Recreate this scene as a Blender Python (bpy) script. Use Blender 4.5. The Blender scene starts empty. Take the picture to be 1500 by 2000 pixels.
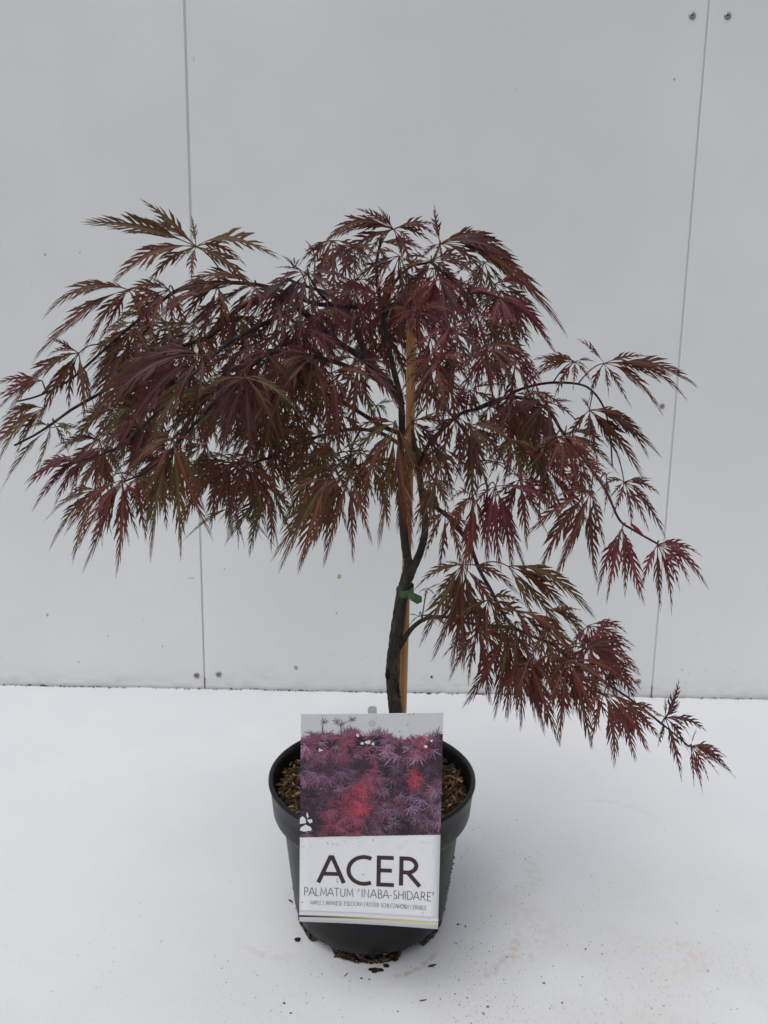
import bpy, math, random
from mathutils import Vector, Matrix
random.seed(11)
R = math.radians
scene = bpy.context.scene
COL = scene.collection

# ------------------------------------------------------------------ camera, sky, sun, exposure
CAM_Z, PITCH, ROLL = 0.597, R(10.9), 0.0148
FWD = Vector((0, math.cos(PITCH), -math.sin(PITCH)))
_r = Vector((1, 0, 0)); _u = Vector((0, math.sin(PITCH), math.cos(PITCH)))
RIGHT = _r * math.cos(ROLL) + _u * math.sin(ROLL)
UP = -_r * math.sin(ROLL) + _u * math.cos(ROLL)
CAM = Vector((0, 0, CAM_Z))
cd = bpy.data.cameras.new('camera'); cam = bpy.data.objects.new('camera', cd); COL.objects.link(cam)
cam.matrix_world = Matrix((( RIGHT.x, UP.x, -FWD.x, CAM.x), (RIGHT.y, UP.y, -FWD.y, CAM.y), (RIGHT.z, UP.z, -FWD.z, CAM.z), (0, 0, 0, 1)))
cd.sensor_width = 36; cd.lens = 27; cd.clip_start = 0.02; cd.clip_end = 200
cd.dof.use_dof = True; cd.dof.focus_distance = 0.74; cd.dof.aperture_fstop = 13
scene.camera = cam

SUN_EL, SUN_AZ = R(64), R(-140)         # azimuth from +y (the wall) towards +x: high, behind the viewer's left shoulder
w = bpy.data.worlds.new('World'); scene.world = w; w.use_nodes = True
nt = w.node_tree; bg = nt.nodes['Background']
sky = nt.nodes.new('ShaderNodeTexSky'); sky.sky_type = 'NISHITA'; sky.sun_disc = False
sky.sun_elevation = SUN_EL; sky.sun_rotation = SUN_AZ; sky.dust_density = 4; sky.air_density = 1.0
hs = nt.nodes.new('ShaderNodeHueSaturation'); hs.inputs['Saturation'].default_value = 0.34   # overcast
nt.links.new(sky.outputs[0], hs.inputs['Color']); nt.links.new(hs.outputs[0], bg.inputs['Color'])
bg.inputs['Strength'].default_value = 0.15
sl = bpy.data.lights.new('sun', 'SUN'); sl.energy = 1.2; sl.angle = R(52); sl.color = (1, .985, .965)
sun = bpy.data.objects.new('sun', sl); COL.objects.link(sun)
sdir = Vector((math.sin(SUN_AZ) * math.cos(SUN_EL), math.cos(SUN_AZ) * math.cos(SUN_EL), math.sin(SUN_EL)))
sun.rotation_euler = sdir.to_track_quat('Z', 'Y').to_euler(); sun.location = sdir * 5
vs = scene.view_settings
scene.display_settings.display_device = 'sRGB'
vs.view_transform = 'Standard'; vs.look = 'None'; vs.gamma = 1; vs.use_curve_mapping = False
vs.exposure = -0.33
scene.cycles.max_bounces = 8

# ------------------------------------------------------------------ helpers
def ray(px, py):
    return FWD + RIGHT * ((px - 750) / 1500.0) - UP * ((py - 1000) / 1500.0)
def at(px, py, y):                     # point on the vertical plane at distance y
    d = ray(px, py); return CAM + d * (y / d.y)
def on_floor(px, py, z=0.0):
    d = ray(px, py); return CAM + d * ((z - CAM_Z) / d.z)
WALL_SLOPE = -0.0085
WALL_Y = on_floor(750, 1351).y
def on_wall(px, py, off=0.0):
    d = ray(px, py); k = (WALL_Y - off) / (d.y - WALL_SLOPE * d.x); return CAM + d * k

def tag(o, label=None, cat=None, group=None, kind=None):
    if label: o['label'] = label
    if cat: o['category'] = cat
    if group: o['group'] = group
    if kind: o['kind'] = kind
    return o
def empty(name, loc=(0, 0, 0)):
    o = bpy.data.objects.new(name, None); COL.objects.link(o); o.location = loc
    o.empty_display_size = 0.05
    return o

class MB:
    """collects shapes; build() links them as ONE mesh object"""
    def __init__(s): s.v = []; s.f = []; s.c = []; s.m = []
    def add(s, vs_, fs, col=(1, 1, 1), mat=0):
        b = len(s.v); s.v += [tuple(p) for p in vs_]
        if col and not isinstance(col[0], (int, float)): s.c += [tuple(c) for c in col]
        else: s.c += [tuple(col)] * len(vs_)
        s.f += [tuple(i + b for i in f) for f in fs]; s.m += [mat] * len(fs)
    def tube(s, pts, rad, n=8, col=(1, 1, 1), mat=0, cap=True, bump=0.0):
        pts = [Vector(p) for p in pts]; ring = []; vs_ = []; fs = []
        N = None
        for i, p in enumerate(pts):
            t = (pts[min(i + 1, len(pts) - 1)] - pts[max(i - 1, 0)]).normalized()
            if N is None:
                N = t.orthogonal().normalized()
            N = (N - t * N.dot(t)).normalized(); B = t.cross(N)
            r = rad[i] if hasattr(rad, '__len__') else rad
            for k in range(n):
                a = 2 * math.pi * k / n
                rr = r * (1 + bump * random.uniform(-1, 1))
                vs_.append(p + (N * math.cos(a) + B * math.sin(a)) * rr)
        for i in range(len(pts) - 1):
            for k in range(n):
                a = i * n + k; b = i * n + (k + 1) % n
                fs.append((a, b, b + n, a + n))
        if cap:
            fs.append(tuple(reversed(range(n)))); fs.append(tuple(range((len(pts) - 1) * n, len(pts) * n)))
        s.add(vs_, fs, col, mat)
    def box(s, c, ax, ay, az, col=(1, 1, 1), mat=0):
        c = Vector(c); vs_ = []
        for sz in (-1, 1):
            for sy in (-1, 1):
                for sx in (-1, 1): vs_.append(c + ax * sx + ay * sy + az * sz)
        s.add(vs_, [(0, 2, 3, 1), (4, 5, 7, 6), (0, 1, 5, 4), (2, 6, 7, 3), (0, 4, 6, 2), (1, 3, 7, 5)], col, mat)
    def build(s, name, mats, parent=None, smooth=False, loc=None):
        me = bpy.data.meshes.new(name)
        off = Vector(loc) if loc is not None else Vector((0, 0, 0))
        me.from_pydata([tuple(Vector(p) - off) for p in s.v], [], s.f)
        for m in (mats if isinstance(mats, (list, tuple)) else [mats]): me.materials.append(m)
        ca = me.color_attributes.new('tint', 'FLOAT_COLOR', 'POINT')
        flat = []
        for c in s.c: flat += [c[0], c[1], c[2], 1.0]
        ca.data.foreach_set('color', flat)
        me.polygons.foreach_set('material_index', s.m)
        if smooth: me.polygons.foreach_set('use_smooth', [True] * len(s.f))
        me.update()
        o = bpy.data.objects.new(name, me); COL.objects.link(o)
        if loc is not None: o.location = loc
        if parent: o.parent = parent
        return o

# ------------------------------------------------------------------ materials
def mat(name, base=(.5, .5, .5), rough=.5, spec=.5):
    m = bpy.data.materials.new(name); m.use_nodes = True
    p = m.node_tree.nodes['Principled BSDF']
    p.inputs['Base Color'].default_value = (*base, 1); p.inputs['Roughness'].default_value = rough
    p.inputs['Specular IOR Level'].default_value = spec
    return m, m.node_tree, p
def N_(t, kind, **kw):
    n = t.nodes.new('ShaderNode' + kind)
    for k, v in kw.items():
        if k in n.inputs: n.inputs[k].default_value = v
        else: setattr(n, k, v)
    return n
def math_(t, op, a, b=None, clamp=False):
    n = t.nodes.new('ShaderNodeMath'); n.operation = op; n.use_clamp = clamp
    for i, x in enumerate((a, b)):
        if x is None: continue
        if isinstance(x, (int, float)): n.inputs[i].default_value = x
        else: t.links.new(x, n.inputs[i])
    return n.outputs[0]
def mix_(t, fac, a, b, mode='MIX'):
    n = t.nodes.new('ShaderNodeMix'); n.data_type = 'RGBA'; n.blend_type = mode
    for i, x in ((0, fac), (6, a), (7, b)):
        if isinstance(x, (int, float)): n.inputs[i].default_value = x
        elif isinstance(x, (tuple, list)): n.inputs[i].default_value = (*x, 1)
        else: t.links.new(x, n.inputs[i])
    return n.outputs[2]
def noise_(t, vec, scale, detail=4, rough=.55, out='Fac'):
    n = N_(t, 'TexNoise', Scale=scale, Detail=detail, Roughness=rough)
    t.links.new(vec, n.inputs['Vector']); return n.outputs[out]
def step_(t, x, a, b):
    n = N_(t, 'MapRange'); n.inputs['From Min'].default_value = a; n.inputs['From Max'].default_value = b
    n.interpolation_type = 'SMOOTHSTEP'; t.links.new(x, n.inputs['Value']); return n.outputs[0]
def bump_(t, h, p, strength, dist=.001):
    b = N_(t, 'Bump', Strength=strength, Distance=dist)
    t.links.new(h, b.inputs['Height']); t.links.new(b.outputs[0], p.inputs['Normal'])

def vec_scaled(t, vec, s):
    n = N_(t, 'VectorMath', operation='MULTIPLY'); t.links.new(vec, n.inputs[0]); n.inputs[1].default_value = s
    return n.outputs[0]

def specks(t, vec, scale, keep, size):
    v = N_(t, 'TexVoronoi', Scale=scale); t.links.new(vec, v.inputs['Vector'])
    sep = N_(t, 'SeparateColor'); t.links.new(v.outputs['Color'], sep.inputs[0])
    on = math_(t, 'LESS_THAN', sep.outputs[0], keep)
    rad = math_(t, 'MULTIPLY', sep.outputs[1], size)
    inside = math_(t, 'LESS_THAN', v.outputs['Distance'], rad)
    return math_(t, 'MULTIPLY', on, inside)

def wall_material():
    m, t, p = mat('wall_panel_white', (.66, .665, .675), .42, .35)
    g = N_(t, 'NewGeometry').outputs['Position']
    big = noise_(t, g, 2.2, 3)
    fine = noise_(t, g, 160, 3)
    c = mix_(t, step_(t, big, .3, .75), (.638, .658, .664), (.70, .713, .713))
    c = mix_(t, math_(t, 'MULTIPLY', step_(t, fine, .35, .7), .10), c, (.60, .60, .60))
    sp = specks(t, vec_scaled(t, g, (1.0, 1.0, .75)), 34, .12, .075)
    c = mix_(t, math_(t, 'MULTIPLY', sp, .55), c, (.28, .27, .25))
    sp2 = specks(t, vec_scaled(t, g, (1.0, 1.0, .4)), 70, .035, .16)
    c = mix_(t, math_(t, 'MULTIPLY', sp2, .35), c, (.36, .34, .31))
    # rain-splash grime that rises from the foot of the panels
    sx = N_(t, 'SeparateXYZ'); t.links.new(g, sx.inputs[0])
    gr = math_(t, 'MULTIPLY', math_(t, 'SUBTRACT', 1.0, step_(t, sx.outputs[2], .0, .05)), step_(t, noise_(t, vec_scaled(t, g, (1, 1, 2.5)), 30, 5), .35, .8))
    c = mix_(t, math_(t, 'MULTIPLY', gr, .5), c, (.42, .41, .38))
    gr2 = math_(t, 'MULTIPLY', math_(t, 'SUBTRACT', 1.0, step_(t, sx.outputs[2], .03, .28)), step_(t, noise_(t, vec_scaled(t, g, (1, 1, 3)), 55, 4), .62, .74))
    c = mix_(t, math_(t, 'MULTIPLY', gr2, .16), c, (.45, .44, .41))
    t.links.new(c, p.inputs['Base Color'])
    bump_(t, fine, p, .05, .0006)
    return m

def floor_material():
    m, t, p = mat('white_sheet', (.80, .81, .825), .55, .3)
    g = N_(t, 'NewGeometry').outputs['Position']
    big = noise_(t, g, 3.5, 4)
    c = mix_(t, step_(t, big, .3, .75), (.645, .665, .69), (.695, .712, .73))
    sx = N_(t, 'SeparateXYZ'); t.links.new(g, sx.inputs[0])
    sep = lambda: sx
    # brownish scuffs: arcs left by turned pots, and one dragged patch
    def arc(px, py, rad, wid, a0, a1, strength, col, c):
        cen = on_floor(px, py)
        dx = math_(t, 'SUBTRACT', sx.outputs[0], cen.x); dy = math_(t, 'SUBTRACT', sx.outputs[1], cen.y)
        wob = math_(t, 'MULTIPLY', math_(t, 'SUBTRACT', noise_(t, g, 14, 3), .5), .012)
        d = math_(t, 'SQRT', math_(t, 'ADD', math_(t, 'MULTIPLY', dx, dx), math_(t, 'MULTIPLY', dy, dy)))
        d = math_(t, 'ABSOLUTE', math_(t, 'ADD', math_(t, 'SUBTRACT', d, rad), wob))
        ring = math_(t, 'SUBTRACT', 1.0, step_(t, d, wid * .2, wid))
        ang = math_(t, 'ARCTAN2', dy, dx)
        mid = (a0 + a1) / 2; half = (a1 - a0) / 2
        da = math_(t, 'ABSOLUTE', math_(t, 'SUBTRACT', ang, R(mid)))
        win = math_(t, 'SUBTRACT', 1.0, step_(t, da, R(half) * .35, R(half)))
        k = math_(t, 'MULTIPLY', math_(t, 'MULTIPLY', ring, win), math_(t, 'MULTIPLY', step_(t, noise_(t, g, 130, 4), .3, .75), strength))
        return mix_(t, k, c, col)
    c = arc(725, 1800, .081, .0042, -80, -24, 1.0, (.50, .36, .26), c)
    c = arc(830, 1780, .105, .010, -75, -8, .7, (.52, .42, .33), c)
    c = arc(1010, 1820, .03, .03, -180, 180, .34, (.55, .48, .42), c)
    c = arc(1330, 1870, .012, .024, -180, 180, .5, (.55, .44, .38), c)
    c = arc(960, 1700, .05, .016, -120, 60, .35, (.52, .45, .37), c)
    c = arc(1180, 1930, .06, .05, -180, 180, .22, (.56, .50, .43), c)
    c = arc(560, 1790, .06, .006, -150, -60, .4, (.50, .44, .38), c)
    c = arc(1190, 1640, .09, .004, 20, 110, .35, (.48, .45, .42), c)
    # worn zone near the front: pressed-in grit, its tint also painting in the shade there
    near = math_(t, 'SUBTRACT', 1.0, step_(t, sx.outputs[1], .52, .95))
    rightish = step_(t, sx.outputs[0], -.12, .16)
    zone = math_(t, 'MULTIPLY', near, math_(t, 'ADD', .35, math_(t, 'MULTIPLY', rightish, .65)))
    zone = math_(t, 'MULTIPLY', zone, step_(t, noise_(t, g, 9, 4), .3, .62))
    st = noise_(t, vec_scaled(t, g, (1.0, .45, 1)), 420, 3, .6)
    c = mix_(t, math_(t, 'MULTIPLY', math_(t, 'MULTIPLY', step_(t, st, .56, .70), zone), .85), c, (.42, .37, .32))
    c = mix_(t, math_(t, 'MULTIPLY', zone, .38), c, (.55, .53, .505))  # broad tint: worn dirt, and the dimmer light at the front put into colour
    s1 = specks(t, vec_scaled(t, g, (1, .7, 1)), 150, .16, .22)
    c = mix_(t, math_(t, 'MULTIPLY', s1, math_(t, 'ADD', .12, math_(t, 'MULTIPLY', zone, .7))), c, (.16, .14, .12))
    s2 = specks(t, vec_scaled(t, g, (1, .6, 1)), 80, .05, .055)
    c = mix_(t, math_(t, 'MULTIPLY', s2, .6), c, (.2, .18, .16))
    # dusty foot along the wall
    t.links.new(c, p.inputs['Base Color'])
    h = math_(t, 'ADD', noise_(t, g, 90, 4), math_(t, 'MULTIPLY', noise_(t, g, 7, 2), 3.0))
    bump_(t, h, p, .25, .0015)
    return m

def tint_material(name, rough=.5, spec=.4, noise_scale=0, noise_amt=.3, transl=0.0, bump=0.0):
    m, t, p = mat(name, (.5, .5, .5), rough, spec)
    a = N_(t, 'Attribute', attribute_name='tint').outputs['Color']
    c = a
    g = N_(t, 'NewGeometry').outputs['Position']
    if noise_scale:
        nn = noise_(t, g, noise_scale, 4)
        hv = N_(t, 'HueSaturation'); t.links.new(a, hv.inputs['Color'])
        t.links.new(math_(t, 'ADD', 1 - noise_amt, math_(t, 'MULTIPLY', nn, 2 * noise_amt)), hv.inputs['Value'])
        c = hv.outputs[0]
    t.links.new(c, p.inputs['Base Color'])
    if bump: bump_(t, noise_(t, g, noise_scale * 2 or 200, 3), p, bump, .0006)
    if transl:
        tr = N_(t, 'BsdfTranslucent')
        t.links.new(mix_(t, .55, c, (.34, .05, .028)), tr.inputs['Color'])
        ms = N_(t, 'MixShader', Fac=transl); o = t.nodes['Material Output']
        t.links.new(p.outputs[0], ms.inputs[1]); t.links.new(tr.outputs[0], ms.inputs[2])
        t.links.new(ms.outputs[0], o.inputs['Surface'])
    return m

M_WALL = wall_material(); M_FLOOR = floor_material()
M_LEAF = tint_material('maple_leaf', .5, .27, 260, .4, .2)
def bark_material():
    m, t, p = mat('bark', (.05, .04, .03), .8, .2)
    a = N_(t, 'Attribute', attribute_name='tint').outputs['Color']
    g = N_(t, 'NewGeometry').outputs['Position']
    fis = noise_(t, vec_scaled(t, g, (1, 1, .22)), 420, 5, .65)
    pat = noise_(t, vec_scaled(t, g, (1, 1, .6)), 90, 4)
    c = mix_(t, step_(t, fis, .36, .56), mix_(t, .68, a, (.010, .008, .006)), a)
    c = mix_(t, math_(t, 'MULTIPLY', step_(t, pat, .52, .70), .65), c, (.105, .088, .072))
    c = mix_(t, math_(t, 'MULTIPLY', specks(t, vec_scaled(t, g, (1, 1, 1.5)), 320, .22, .3), .6), c, (.17, .15, .125))
    t.links.new(c, p.inputs['Base Color'])
    bump_(t, math_(t, 'ADD', fis, pat), p, 1.0, .0012)
    return m
M_BARK = bark_material()
M_CHIP = tint_material('peat_and_bark', .85, .15, 400, .3)
M_PRINT = tint_material('printed_card', .32, .45)
M_PLAIN = tint_material('painted', .5, .4, 120, .12)

def pot_material():
    m, t, p = mat('black_plastic', (.004, .0043, .0048), .4, .26)
    g = N_(t, 'NewGeometry').outputs['Position']
    d = step_(t, noise_(t, g, 45, 5), .45, .8)
    t.links.new(mix_(t, math_(t, 'MULTIPLY', d, .5), (.0045, .0048, .0054), (.013, .0125, .012)), p.inputs['Base Color'])
    t.links.new(math_(t, 'ADD', .27, math_(t, 'MULTIPLY', noise_(t, g, 25, 4), .22)), p.inputs['Roughness'])
    bump_(t, noise_(t, g, 700, 2), p, .08, .0004)
    return m
M_POT = pot_material()
def cane_material():
    m, t, p = mat('bamboo', (.42, .22, .09), .5, .4)
    g = N_(t, 'NewGeometry').outputs['Position']
    n = noise_(t, vec_scaled(t, g, (1, 1, .05)), 500, 4)
    n2 = noise_(t, vec_scaled(t, g, (1, 1, .3)), 40, 3)
    c = mix_(t, step_(t, n, .3, .7), (.50, .27, .115), (.38, .19, .075))
    c = mix_(t, math_(t, 'MULTIPLY', step_(t, n2, .5, .75), .5), c, (.27, .15, .07))
    t.links.new(c, p.inputs['Base Color']); bump_(t, n, p, .2, .0003)
    return m
M_CANE = cane_material()
M_TIE, _t, _p = mat('green_tie', (.055, .115, .05), .55, .3)
M_CLEAR, _t, _p = mat('clear_plastic', (.44, .45, .45), .3, .5)
_p.inputs['Transmission Weight'].default_value = .35
M_STEEL, _t, _p = mat('screw_steel', (.30, .29, .26), .45, .5); _p.inputs['Metallic'].default_value = .7
M_DARK, _t, _p = mat('dark_recess', (.03, .028, .025), .9, .2)
M_JOINT, _t, _p = mat('joint_strip', (.50, .49, .45), .6, .3)

# ------------------------------------------------------------------ setting: white floor sheet, ground below its edge
def wall_y(x, off=0.0): return WALL_Y + WALL_SLOPE * x - off
b = MB()
NX = 420; xs = [-2.4 + 4.8 * i / NX for i in range(NX + 1)]
edge = []
hv = 0.0
for i, x in enumerate(xs):
    hv = .75 * hv + random.uniform(-1, 1) * .0011
    edge.append(wall_y(x) - .0050 + max(-.004, min(.0022, hv)))
ys = [-2.2, -1.2, -.4, .2, .6, .9, 1.15, 1.28]
vs_ = []; fs = []
for y in ys:
    for x in xs: vs_.append((x, y, 0))
for x, e in zip(xs, edge): vs_.append((x, e - .012, 0.0))
for i, (x, e) in enumerate(zip(xs, edge)): vs_.append((x, e, random.uniform(-.0004, .0014)))
for x, e in zip(xs, edge): vs_.append((x, e + .001, -.02))
rows = len(ys) + 3; W = NX + 1
for j in range(rows - 1):
    for i in range(NX): fs.append((j * W + i, j * W + i + 1, (j + 1) * W + i + 1, (j + 1) * W + i))
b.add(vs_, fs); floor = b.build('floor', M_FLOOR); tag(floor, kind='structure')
b = MB(); b.add([(-2.6, -2.4, -.02), (2.6, -2.4, -.02), (2.6, 1.8, -.02), (-2.6, 1.8, -.02)], [(0, 1, 2, 3)])
tag(b.build('ground', M_DARK), kind='structure')

# ------------------------------------------------------------------ wall of three tall panels
def seam_x(pa, pb):
    A = on_wall(*pa); B = on_wall(*pb); return A, B
LA, LB = on_wall(360, 0), on_wall(400, 1338)
RA, RB = on_wall(1386, 0), on_wall(1273, 1356)
H_TOP = 1.75
def seam_at(A, B, z): return A.x + (B.x - A.x) * (z - A.z) / (B.z - A.z)
def panel(xl, xr, th=.012, z0=-.02, z1=H_TOP):
    """xl, xr: functions of height; front face on the wall plane, edges slightly rounded"""
    b = MB(); e = .0012
    prof = []
    vs_ = []
    for z in (z0, z1):
        a, c = xl(z), xr(z)
        for x, off in ((a, -th), (a, -e), (a + e, 0), (c - e, 0), (c, -e), (c, -th)):
            vs_.append((x, wall_y(x, 0) - off * 1.0, z))
    n = 6; fs = [(i, i + 1, n + i + 1, n + i) for i in range(n - 1)]
    fs.append((0, 6, 11, 5)); fs.append((5, 4, 3, 2, 1, 0)); fs.append((6, 7, 8, 9, 10, 11))
    b.add(vs_, fs); return b
g = .0011
sL = lambda z: seam_at(LA, LB, z); sR = lambda z: seam_at(RA, RB, z)
P1 = panel(lambda z: -1.6, lambda z: sL(z) - g).build('wall_panel', M_WALL)
tag(P1, 'plain white wall panel left of the left-hand seam, behind the foliage', 'wall panel', 'white panels of the wall')
P2 = panel(lambda z: sL(z) + g, lambda z: sR(z) - g * 1.2).build('wall_panel', M_WALL)
tag(P2, 'wide middle white wall panel between two seams, behind the pot and trunk', 'wall panel', 'white panels of the wall')
P3 = panel(lambda z: sR(z) + g * 1.2, lambda z: 1.6).build('wall_panel', M_WALL)
tag(P3, 'white wall panel right of the right-hand seam, one screw near its top', 'wall panel', 'white panels of the wall')
def strip(fx, z0, z1, recess, half, label):
    b = MB(); vs_ = []
    for z in (z0, z1):
        x = fx(z)
        for dx, dy in ((-half, recess), (half, recess), (half, recess + .006), (-half, recess + .006)):
            vs_.append((x + dx, wall_y(x) + dy, z))
    b.add(vs_, [(0, 1, 5, 4), (1, 2, 6, 5), (2, 3, 7, 6), (3, 0, 4, 7), (3, 2, 1, 0), (4, 5, 6, 7)])
    o = b.build('joint_strip', M_JOINT); tag(o, label, 'joint strip', 'beige strips in the panel seams'); return o
strip(sL, on_wall(380, 1060).z, H_TOP - .002, .0004, g * .93, 'pale strip filling the upper part of the left-hand wall seam')
strip(sL, .02, on_wall(380, 1060).z - .001, .0024, g * .93, 'deeper-set strip in the lower part of the left-hand wall seam')
strip(sR, .02, H_TOP - .002, .0016, g * 1.15, 'beige strip set in the right-hand wall seam')
b = MB()
for x0, x1 in ((-1.7, 1.7),):
    b.add([(x0, wall_y(x0) + .014, -.02), (x1, wall_y(x1) + .014, -.02), (x1, wall_y(x1) + .014, H_TOP - .01), (x0, wall_y(x0) + .014, H_TOP - .01)], [(0, 1, 2, 3)])
tag(b.build('wall_backing', M_DARK), kind='structure')

def screw(parent, px, py, r=.0056, tone=1.0):
    c = on_wall(px, py); b = MB(); n = 20
    prof = [(r * 1.0, .0002), (r * .98, -.0009), (r * .8, -.0018), (r * .45, -.0021), (r * .38, -.0021), (r * .3, -.0006), (0.0001, -.0005)]
    vs_ = []; fs = []; cl = []
    for rr, dy in prof:
        for k in range(n):
            a = 2 * math.pi * k / n; vs_.append((c.x + rr * math.cos(a), c.y + dy, c.z + rr * math.sin(a)))
    for i in range(len(prof) - 1):
        for k in range(n): fs.append((i * n + k, i * n + (k + 1) % n, (i + 1) * n + (k + 1) % n, (i + 1) * n + k))
    b.add(vs_, fs)
    o = b.build('screw', M_STEEL, parent, smooth=True)
    dk = MB()
    dk.add([(c.x + r * .31 * math.cos(2 * math.pi * k / 6), c.y - .0009, c.z + r * .31 * math.sin(2 * math.pi * k / 6)) for k in range(6)], [(0, 1, 2, 3, 4, 5)])
    dk.build('socket', M_DARK, o)
screw(P2, 1352, 31); screw(P3, 1421, 31); screw(P1, 384, 1319); screw(P2, 427, 1317); screw(P2, 1293, 793, .0044); screw(P2, 1246, 1331)
def spot(px, py, r, col, parent, name='stain', sq=1.0):   # small marks stuck on the panel: a thin blob with its own outline
    c = on_wall(px, py); b = MB(); n = 12
    vs_ = [(c.x, c.y - .0006, c.z)]
    for k in range(n):
        a = 2 * math.pi * k / n; rr = r * random.uniform(.7, 1.2)
        vs_.append((c.x + rr * math.cos(a), c.y - .00015, c.z + rr * math.sin(a) * sq))
    b.add(vs_, [(0, 1 + k, 1 + (k + 1) % n) for k in range(n)], col)
    return b.build(name, M_PLAIN, parent, smooth=True)
spot(843, 1322, .0026, (.02, .018, .016), P2, 'screw_hole')
spot(663, 1126, .0042, (.40, .33, .25), P2, sq=1.2)
spot(578, 1304, .0042, (.36, .33, .27), P2, sq=1.1)
spot(657, 1198, .0018, (.25, .23, .2), P2)
spot(374, 1129, .006, (.55, .50, .40), P1, sq=.3)
for px, py, rr in ((93, 1201, .0022), (1317, 155, .0016), (88, 497, .0016), (156, 494, .0013), (211, 1242, .0012), (317, 1262, .0014), (438, 1111, .0012), (154, 1293, .0014)):
    spot(px, py, rr, (.34, .33, .31), P1 if px < 380 else P2, sq=1.5)
for px, py, rr in ((1332, 1308, .0018), (1345, 1315, .0014), (1377, 1311, .0013), (1436, 1312, .0013), (1340, 1334, .0014)):
    spot(px, py, rr, (.36, .35, .33), P3, sq=.6)

# debris that has gathered in the gap at the foot of the wall
b = MB()
for i in range(300):
    x = random.uniform(-.85, .85)
    y = wall_y(x) - random.uniform(.001, .007); s = random.uniform(.0005, .0016)
    if random.random() < .03: s *= 2.0
    a = Vector((random.uniform(-1, 1), random.uniform(-1, 1), random.uniform(-.3, .3))).normalized(); c_ = a.orthogonal().normalized(); d_ = a.cross(c_)
    t_ = random.uniform(.5, 1); b.box((x, y, s * .3), a * s * 1.6, c_ * s * .6, d_ * s * .5, (.10 * t_, .085 * t_, .07 * t_))
tag(b.build('debris', M_CHIP), 'dark crumbs and dust caught along the foot of the white wall', 'debris', kind='stuff')

# ------------------------------------------------------------------ pot
PX, PY = at(727, 1510, .757).x, .757
RIM_Z = .166
def lathe(prof, n=96, feet=None):
    vs_ = []; fs = []
    for j, (r, z) in enumerate(prof):
        for k in range(n):
            a = 2 * math.pi * k / n
            zz = z(a) if callable(z) else z
            vs_.append((PX + r * math.cos(a), PY + r * math.sin(a), zz))
    for j in range(len(prof) - 1):
        for k in range(n): fs.append((j * n + k, j * n + (k + 1) % n, (j + 1) * n + (k + 1) % n, (j + 1) * n + k))
    return vs_, fs
def foot_z(lo, hi):
    def f(a):
        d = (math.degrees(a) + 90 + 1) % 360          # 0 = straight towards the viewer
        d = (d + 25) % 72
        k = max(0, min(1, (d - 49) / 3)) * max(0, min(1, (71 - d) / 3))
        return lo + (hi - lo) * k
    return f
pot = empty('plant_pot', (PX, PY, 0))
def rel(o, parent, loc):
    o.parent = parent; o.matrix_parent_inverse = Matrix.Translation(-Vector(loc)); return o
b = MB()
b.add(*lathe([(.0965, .1280), (.0955, .124), (.0935, .105), (.0885, .06), (.0845, .026), (.0825, .014), (.0808, .0118), (.0800, .0110), (.0785, foot_z(.0005, .0105)), (.070, foot_z(.0, .0105)), (.066, .0105), (.002, .0105)], 180))
rel(b.build('pot_body', M_POT, smooth=True), pot, (PX, PY, 0))
b = MB()
b.add(*lathe([(.0900, .100), (.0985, .128), (.1045, .1600), (.1055, .1652), (.1070, .1667), (.1090, .1667), (.1103, .1655), (.1105, .1638), (.1098, .1624), (.1088, .1614), (.1073, .148), (.1058, .1315), (.1050, .1292), (.1035, .1282), (.0965, .1280)], 128))
rel(b.build('pot_rim', M_POT, smooth=True), pot, (PX, PY, 0))
tag(pot, 'round black plastic nursery pot with wide rim, standing on the white floor', 'pot')

# growing medium
BROWNS = [(.085, .046, .022), (.125, .075, .036), (.06, .035, .02), (.19, .12, .062), (.04, .026, .016), (.24, .165, .09), (.03, .02, .014), (.055, .033, .02)]
SOIL_Z = .1525
b = MB()
vs_, fs = lathe([(.1015, SOIL_Z - .008), (.096, SOIL_Z - .003), (.07, SOIL_Z), (.04, SOIL_Z + .002), (.001, SOIL_Z + .003)], 48)
b.add(vs_, fs, (.045, .03, .02))
def chip(b, c, ln, wd, th, d, col):
    d = Vector(d).normalized(); s_ = d.cross(Vector((random.uniform(-.5, .5), random.uniform(-.5, .5), 1))).normalized(); n_ = d.cross(s_)
    c = Vector(c)
    # a tapered, slightly bent splinter
    vs_ = []
    for t_, k in ((-1, .35), (-.3, 1), (.45, .85), (1, .25)):
        o_ = n_ * (th * 1.2 * (t_ * t_ - .4))
        for sx_, sz_ in ((-1, -1), (1, -1), (1, 1), (-1, 1)):
            vs_.append(c + d * (ln * t_) + s_ * (wd * k * sx_) + n_ * (th * k * sz_) + o_)
    fs = []
    for i in range(3):
        for k in range(4): fs.append((i * 4 + k, i * 4 + (k + 1) % 4, i * 4 + 4 + (k + 1) % 4, i * 4 + 4 + k))
    fs += [(3, 2, 1, 0), (12, 13, 14, 15)]
    b.add(vs_, fs, col)
for i in range(3400):
    a = random.uniform(0, 2 * math.pi); r = .1005 * math.sqrt(random.uniform(0.0, 1))
    z = SOIL_Z + .003 * (1 - r / .1) + random.uniform(-.003, .005) - (.004 if r > .093 else 0)
    k = random.random()
    ln = random.uniform(.0022, .0055) * (1.7 if k > .93 else 1); wd = ln * random.uniform(.14, .34)
    col = random.choice(BROWNS); f_ = random.uniform(.75, 1.25)
    chip(b, (PX + r * math.cos(a), PY + r * math.sin(a), z), ln, wd, wd * .5, (random.uniform(-1, 1), random.uniform(-1, 1), random.uniform(-.55, .55)), tuple(x * f_ for x in col))
tag(b.build('potting_soil', M_CHIP), 'brown fibrous bark and peat filling the black pot', 'soil', kind='stuff')

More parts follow.
